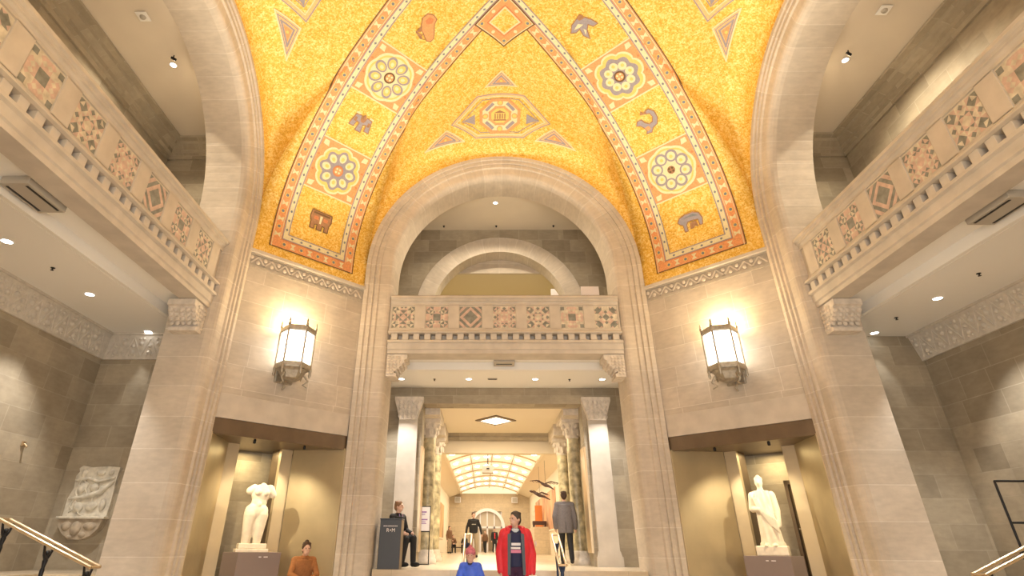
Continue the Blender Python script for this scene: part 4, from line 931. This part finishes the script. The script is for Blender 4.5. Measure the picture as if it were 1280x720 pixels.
# man in the red parka
def parka(t, J, k, blob, hp):
    m = MB(); n = 40; gap = .62
    def ring(z, rx, ry, off):
        out = []
        for j in range(n+1):
            a = -pi/2+gap+(2*pi-2*gap)*j/n; out.append(V(((rx+off)*cos(a), (ry+off)*sin(a), z)))
        return out
    prof = [(.78, .225, .185), (.9, .22, .18), (1.05, .215, .175), (1.2, .22, .175), (1.34, .215, .16), (1.43, .17, .13), (1.49, .12, .11)]
    O_ = [ring(*p, .018) for p in prof]; I_ = [ring(*p, -.018) for p in prof]; R_ = [o+i[::-1] for o, i in zip(O_, I_)]
    m.rings(R_, 0, False)
    for a in 'lr': m.cap(J['s'+a], J['e'+a], .088, .075).cap(J['e'+a], J['w'+a], .076, .062)
    c = blob('parka', m, REDC)
    m = MB(); m.tube([(.15*sin(b)*.9, .02-.13*cos(b)*-1, 1.47+.03*cos(b)) for b in [(-2.2+4.4*i/14) for i in range(15)]], .05, 10); blob('hood', m, REDC, c)
    m = MB()
    for s in (-1, 1): m.prism([(s*.10, .82), (s*.145, .82), (s*.135, 1.4), (s*.08, 1.42)], -.205, -.19)
    m.xf(lambda p: p*k).build('zip_facing', SLATE, c)
    m = MB().ell((.335, -.03, 1.27), (.012, .035, .04)); m.xf(lambda p: p*k).build('arm_badge', WHITE, c)
    p = MB().box(-.075, -.162, 1.235, .075, -.145, 1.275).box(-.085, -.162, 1.185, .07, -.145, 1.215); p.xf(lambda p: p*k).build('shirt_print', WHITE, t)
    MB().box(-.085, -.160, 1.13, .08, -.145, 1.175).xf(lambda p: p*k).build('shirt_print', PINKT, t)
    MB().lathe([(.082, -.03), (.085, .01), (.07, .03)], tuple(J['neck']), 14).xf(lambda p: p*k).build('shirt_collar', plain('pale_collar', (.6, .68, .72), .7), t)
person('person', 'man in an open bright red parka over a navy printed shirt', (.02, 3.51, FL), 0, 1.80, dict(el=(.265, .02, 1.12), wl=(.25, -.09, .86), er=(-.26, .03, 1.13), wr=(-.25, -.03, .88)), NAVY, PURT, BLACK, (HG, 'short'), yaw=R(-48), hem=.93, extra=parka)
t = thing('folded_leaflet', 'small white folded leaflet in the hand of the man in red', 'leaflet', (.28, 3.33, FL+.80), .4)
MB().box(-.075, -.012, -.05, .075, -.006, .04).build('front_leaf', WHITE, t); MB().box(-.07, .0, -.05, .075, .006, .045).build('back_leaf', WHITE, t)
person('person', 'child in a bright blue jacket and rose knitted hat', (-.74, 3.21, FL), R(-10), 1.20, dict(head=(0, -.01, 1.62), el=(.29, .02, 1.15), wl=(.33, -.12, .95), er=(-.29, .0, 1.15), wr=(-.33, -.14, .98)), BLUEC, NAVY, BLACK, None, hem=.80, coat=.045, hat=ROSE, yaw=R(8), hs=1.38,
       extra=lambda t, J, k, blob, hp: MB().lathe([(.10, -.05), (.105, .0), (.075, .05)], tuple(J['neck']), 16).xf(lambda p: p*k).build('collar', NAVY, t))
# attendant on a stool behind the lectern
def lanyard(t, J, k, blob, hp):
    MB().tube([(-.06, -.12, 1.47+J['neck'].z-1.46), (.0, -.155, 1.22+J['neck'].z-1.46), (.06, -.12, 1.47+J['neck'].z-1.46)], .008, 5).xf(lambda p: p*k).build('lanyard', PURP, t)
sd = -.42
person('person', 'attendant in black with a lanyard seated behind the dark lectern', (-2.52, 6.95, HF), R(55), 1.75, dict(pelvis=(0, 0, .56), chest=(0, -.02, .88), neck=(0, -.03, 1.06), head=(0, -.05, 1.225), hl=(.09, -.02, .54), hr=(-.09, -.02, .54), kl=(.11, -.44, .58), kr=(-.11, -.42, .56), al=(.11, -.46, .10), ar=(-.12, -.34, .10),
       sl=(.185, -.03, 1.01), sr=(-.185, -.03, 1.01), el=(.24, -.10, .74), er=(-.25, -.08, .74), wl=(.14, -.34, .68), wr=(-.16, -.32, .68)), BLACK, BLACK, BLACK, (HL, 'short'), hem=.90, yaw=R(25), extra=lanyard)
t = thing('stool', 'plain dark stool under the seated attendant', 'stool', (-2.52, 6.95, HF)); MB().lathe([(.17, .40), (.18, .43), (.17, .455)], (0, 0, 0), 20).build('seat', IRON, t)
for a in range(4): MB().tube([(.12*cos(a*pi/2), .12*sin(a*pi/2), .41), (.17*cos(a*pi/2), .17*sin(a*pi/2), 0)], .014, 6).build('leg', IRON, t)
person('person', 'man in a black sweatshirt and khaki trousers walking in the hall', (-.98, 20.7, HF), R(6), 1.80, dict(el=(.30, .02, 1.14), wl=(.34, -.06, .90), er=(-.29, .02, 1.14), wr=(-.33, -.04, .90), kl=(.12, -.10, .52), al=(.12, -.12, .08), ar=(-.11, .10, .10)), BLACK, KH, BLACK, (HB, 'short'), yaw=R(12),
       extra=lambda t, J, k, blob, hp: MB().box(-.09, -.158, 1.25, .09, -.14, 1.28).xf(lambda p: p*k).build('chest_print', VENTM, t))
person('person', 'man seen from behind in a grey coat beside the right marble columns', (1.70, 9.7, HF), R(176), 1.80, dict(el=(.27, .03, 1.13), wl=(.26, -.05, .88), kl=(.11, -.14, .52), al=(.11, -.12, .09), ar=(-.11, .12, .12), kr=(-.10, .02, .50)), GREYC, BLACK, BLACK, (HB, 'short'), hem=.74, coat=.035,
       extra=lambda t, J, k, blob, hp: MB().box(-.004, .165, .76, .004, .172, 1.0).xf(lambda p: p*k).build('back_vent', BLACK, t))
# woman sitting on the ledge of the left niche
sit = dict(pelvis=(0, 0, .10), chest=(0, -.05, .42), neck=(0, -.11, .59), head=(0, -.19, .73), hl=(.09, -.03, .08), hr=(-.09, -.03, .08), kl=(.12, -.46, .10), kr=(-.12, -.46, .10), al=(.12, -.48, -.38), ar=(-.11, -.44, -.38),
           sl=(.175, -.08, .54), sr=(-.175, -.08, .54), el=(.25, -.22, .30), er=(-.25, -.20, .30), wl=(.07, -.42, .22), wr=(-.08, -.42, .22))
wx, wy, wz = at_ch(0, .71, -.16, FL+.47)
person('person', 'dark haired woman in a rust sweater sitting on the left niche ledge', (wx, wy, wz), R(28), 1.72, sit, ORANGE, DENIM, BLACK, (HB, 'bun'), hem=.96, vox=.011)
bx, by, bz = at_ch(0, .99, -.27, FL+.47)
t = thing('bottle', 'black drinking bottle beside the woman on the niche ledge', 'bottle', (bx, by, bz)); MB().lathe([(.036, 0), (.038, .02), (.038, .27), (.02, .31), (.018, .33)], (0, 0, 0), 16).build('body', BLACK, t); MB().lathe([(.022, .33), (.022, .375), (.014, .38)], (0, 0, 0), 12).build('cap', SLATE, t)
# visitors at the far end of the hall
walk = dict(kl=(.10, -.13, .52), al=(.10, -.12, .08), ar=(-.10, .16, .12))
for x, y, rz, hh, tp, lg, hr_, lab, ps in (
    (-2.95, 37, .8, 1.7, BROWNC, KH, HB, 'distant visitor in brown standing by the left column edge of the hall', None),
    (-.42, 43, -.4, 1.55, BROWNC, BLACK, HL, 'distant visitor in brown beside the woman in black', walk),
    (.32, 42, .2, 1.72, BLACK, BLACK, HB, 'distant woman in black with a red scarf near the end door', walk)):
    ex = None
    if 'scarf' in lab: ex = lambda t, J, k, blob, hp: MB().box(-.05, -.16, 1.0, .02, -.14, 1.42).xf(lambda p: p*k).build('scarf', REDC, t)
    person('person', lab, (x, y, HF), rz, hh, ps, tp, lg, BLACK, (hr_, 'long'), vox=.022, group='distant visitors', extra=ex)
seat = {a: (b[0], b[1], b[2]+.44) for a, b in sit.items()}
for x, y, rz, tp, lab in ((-2.9, 41, .25, BROWNC, 'distant seated visitor in brown by the left hall wall'), (-1.95, 41, -.3, BLACK, 'distant seated visitor in black by the left hall wall')):
    person('person', lab, (x, y, HF), rz, 1.65, seat, tp, BLACK, BLACK, (HB, 'short'), vox=.022, group='distant visitors', hem=.96)
t = thing('bench', 'low bench under the distant seated visitors', 'bench', (-2.42, 41.1, HF)); MB().bbox(-.9, -.2, .33, .9, .25, .40, .01).build('seat', MATS['dark_wood'], t)
for x in (-.65, .65): MB().box(x-.06, -.15, 0, x+.06, .2, .33).build('leg', MATS['dark_wood'], t)

# ------------------------------------------------------------------ lectern, sign, rails
t = thing('lectern', 'tall slate grey lectern with a white logo at the top of the steps', 'lectern', (-2.50, 6.13, HF))
MB().bbox(-.225, -.20, 0, .225, .20, .92, .006).build('body', SLATE, t); MB().box(.226, -.19, .01, .234, .19, .915).build('side_panel', SLATES, t)
MB().bbox(-.235, -.21, .92, .24, .21, .945, .006).build('top', SLATE, t)
m = MB()
rnd = random.Random(2); x = -.15
while x < .14: w = rnd.uniform(.012, .03); m.box(x, -.206, .79, x+w, -.199, .805); x += w+.008
m.build('caption_line', WHITE, t)
def text(body, size, loc, mat, par, name):
    c = bpy.data.curves.new(name, 'FONT'); c.body = body; c.size = size; c.extrude = .002; c.align_x = 'CENTER'
    o = bpy.data.objects.new(name, c); COL.objects.link(o); dg = bpy.context.evaluated_depsgraph_get(); me = bpy.data.meshes.new_from_object(o.evaluated_get(dg)); bpy.data.objects.remove(o)
    me.materials.clear(); me.materials.append(mat); o = bpy.data.objects.new(name, me); COL.objects.link(o); o.parent = par; o.location = loc; o.rotation_euler = (pi/2, 0, 0); return o
text('R', .10, (-.055, -.203, .685), WHITE, t, 'logo_letter'); text('M', .10, (.065, -.203, .685), WHITE, t, 'logo_letter')
MB().lathe([(.014, 0), (.014, .006)], (0, 0, 0), 12).xf(lambda p: V((p.x, -.2-p.z, .72+p.y))).build('logo_dot', WHITE, t)
t = thing('sign_stand', 'white notice with purple lines on a black stand by the left column', 'sign', (-2.20, 9.35, HF))
MB().bbox(-.23, -.02, .78, .23, .0, 1.36, .004).build('board', WHITE, t)
for s in (-1, 1): MB().tube([(s*.235, .0, 0), (s*.235, 0, 1.38)], .013, 6).build('upright', IRON, t)
MB().box(-.26, -.12, 0, .26, .12, .02).build('base', IRON, t); MB().box(-.24, -.012, 1.36, .24, .012, 1.385).build('top_bar', IRON, t); MB().box(-.24, -.012, .755, .24, .012, .78).build('lower_bar', IRON, t)
for z, w, hh in ((1.22, .14, .035), (1.17, .10, .018), (1.04, .17, .03), (.99, .12, .018), (.95, .14, .018)):
    MB().box(-w, -.023, z, w, -.019, z+hh).build('text_line', PURP, t)
POSTM = plain('blue_black_iron', (.03, .05, .10), .4, .4)
def handrail(label, pts, off, posts, pm, group=None):
    a, b = V(pts[0]), V(pts[1]); o = a.copy(); t = thing('handrail', label, 'handrail', tuple(a), 0, group); off = V(off); d = b-a
    for s in (-.5, .5):
        MB().tube([off*s+V((0, 0, 0)), off*s+d], .024, 10).build('rail', BRASS, t)
    for f in (0, 1): MB().tube([off*-.5+d*f, off*.5+d*f], .02, 8).build('end_tie', BRASS, t)
    for f, zb in posts:
        p = d*f; z0 = zb-a.z
        m = MB().lathe([(.05, z0), (.05, z0+.03), (.028, z0+.06), (.022, z0+.4), (.032, p.z-.34), (.022, p.z-.30), (.036, p.z-.22), (.02, p.z-.17), (.022, p.z-.09)], (p.x, p.y, 0), 12)
        pt = m.build('post', pm, t)
        for s in (-.5, .5): MB().tube([p+V((0, 0, -.24)), p+off*s*.55+V((0, 0, -.14)), p+off*s+V((0, 0, -.02))], [.014, .02, .014], 6).build('bracket', pm, pt)
        MB().ell(p+V((0, 0, -.12)), (.035, .035, .035), None, 0, 8, 6).build('knop', pm, pt)
    return t
def tread_side(x): # tread height at |x| in the side steps
    i = int((abs(x)-A-.35)/.38); return FL if abs(x) < A+.35 else FL+RISE*min(5, i+1)
for sx, y, lab in ((-1, 1.78, 'double brass handrail on black posts descending at lower left'), (1, 1.40, 'double brass handrail on black posts descending at lower right')):
    a, b = (sx*7.62, y, .32), (sx*6.05, y, -.29)
    handrail(lab, (a, b), (0, .22, 0), [(f, tread_side(a[0]+(b[0]-a[0])*f)) for f in (.06, .52, .94)], IRON, 'aisle handrails')
def tread_c(y):
    i = int((y-A+1.1)/.3); return FL if y < A-1.1 else FL+RISE*min(5, i+1)
for x, lab in ((-.84, 'short double brass handrail on the steps beside the child'), (.93, 'short double brass handrail on the steps right of the man in red')):
    a, b = (x, 5.55, .22), (x, 4.52, -.29)
    handrail(lab, (a, b), (.13, 0, 0), [(f, tread_c(a[1]+(b[1]-a[1])*f)) for f in (.12, .85)], POSTM, 'entrance step handrails')
t = thing('poster_easel', 'black tubular empty sign frame standing in the right aisle', 'sign', (8.05, 2.5, HF))
for s in (-.38, .38): MB().tube([(s, 0, 0), (s, 0, 1.40)], .018, 8).build('upright', IRON, t); MB().box(s-.03, -.2, 0, s+.03, .2, .025).build('foot', IRON, t)
for z in (1.40, .80): MB().tube([(-.38, 0, z), (.38, 0, z)], .016, 8).build('crossbar', IRON, t)
# relief on the end wall of the left aisle
t = thing('relief_slab', 'weathered carved stone relief slab on the left aisle end wall', 'relief', (-7.98, 4.2, .45))
RELM = plain('relief_stone', (.62, .57, .47), .85, 0, .25, 8, 0, .4)
m = MB(); rnd = random.Random(8)
edge = [(-.40, .0), (.43, .0), (.44, .3), (.42, .6), (.43, .86), (.2, .88), (-.1, .86), (-.3, .89), (-.36, .84), (-.33, .78), (-.38, .7), (-.35, .5), (-.41, .3)]
m.prism(edge, -.07, .0); m.build('slab', RELM, t)
m = MB()
m.tube([(-.36, -.08, .62), (-.1, -.09, .66), (.1, -.09, .60), (.4, -.08, .68)], [.02, .03, .03, .02], 8).tube([(-.38, -.08, .30), (-.1, -.09, .33), (.15, -.09, .40), (.3, -.08, .52), (.4, -.08, .62)], [.02, .04, .05, .04, .02], 8)
m.ell((-.18, -.08, .48), (.07, .05, .1), (0, .5, 0)).ell((.05, -.08, .5), (.09, .05, .07)).ell((.2, -.08, .45), (.05, .05, .09)).ell((-.22, -.08, .75), (.06, .04, .07)).ell((.1, -.08, .76), (.09, .04, .05)).ell((.3, -.08, .77), (.05, .04, .06))
m.ell((-.15, -.08, .16), (.1, .05, .08), (0, .4, 0)).ell((.1, -.08, .17), (.12, .05, .07), (0, -.3, 0)).ell((.3, -.08, .2), (.06, .05, .1))
for i in range(8): a = rnd.uniform(-.3, .3); b = rnd.uniform(.1, .8); m.tube([(a, -.075, b), (a+rnd.uniform(-.1, .1), -.09, b-.12), (a+rnd.uniform(-.1, .1), -.075, b-.2)], .018, 6)
solidmesh(m, 'carved_figures', RELM, t, .012, 1)
BRKT = plain('bracket_stone', (.40, .33, .245), .85, 0, .25, 8, 0, .4)
t = thing('console_bracket', 'carved stone bracket below the relief slab', 'bracket', (-7.95, 4.2, .05))
m = MB(); m.prism([(-.44, .38), (.42, .38), (.40, .34), (.36, .20), (.25, .08), (.1, .02), (-.1, .02), (-.27, .1), (-.38, .22), (-.42, .34)], -.16, 0).build('body', BRKT, t)
MB().bbox(-.46, -.2, .36, .44, 0, .40, .008).build('shelf', RELM, t)
m = MB(); m.ell((-.05, -.16, .2), (.1, .06, .12)).ell((-.24, -.15, .24), (.09, .05, .08)).ell((.2, -.15, .24), (.13, .05, .07)).ell((.1, -.15, .1), (.07, .05, .05)).ell((-.12, -.15, .06), (.06, .05, .04)); m.build('carved_head', BRKT, t)
t = thing('sensor', 'tiny brass sensor on the left aisle wall', 'sensor', (-8.65, 2.9, 1.55)); MB().bbox(0, -.04, -.04, .03, .04, .04, .005).build('plate', BRASS, t); MB().tube([(.03, 0, 0), (.09, 0, -.05)], .02, 8).build('head', BRASS, t)
t = thing('notice_board', 'white square board standing behind the central balcony rail at right', 'sign', (2.28, A+.52, 4.6))
MB().bbox(-.235, -.015, .98, .235, .015, 1.47, .005).build('board', WHITE, t)
for s in (-1, 1): MB().tube([(s*.18, .02, 0), (s*.18, .02, 1.3)], .015, 6).build('leg', IRON, t)
t = thing('display_partition', 'narrow white sloping partition inside the central gallery arch', 'partition', (1.62, A+AW+.35, 4.6)); MB().prism([(0, 0), (.32, 0), (.30, 2.3), (.12, 2.62), (.0, 2.62)], -.04, .04).build('panel', WHITE, t); MB().box(-.05, -.2, 0, .37, .2, .04).build('foot', VENTM, t)

# lift everything so the rotunda floor lies at z = 0
for o in S.objects:
    if o.parent is None: o.location.z += GZ
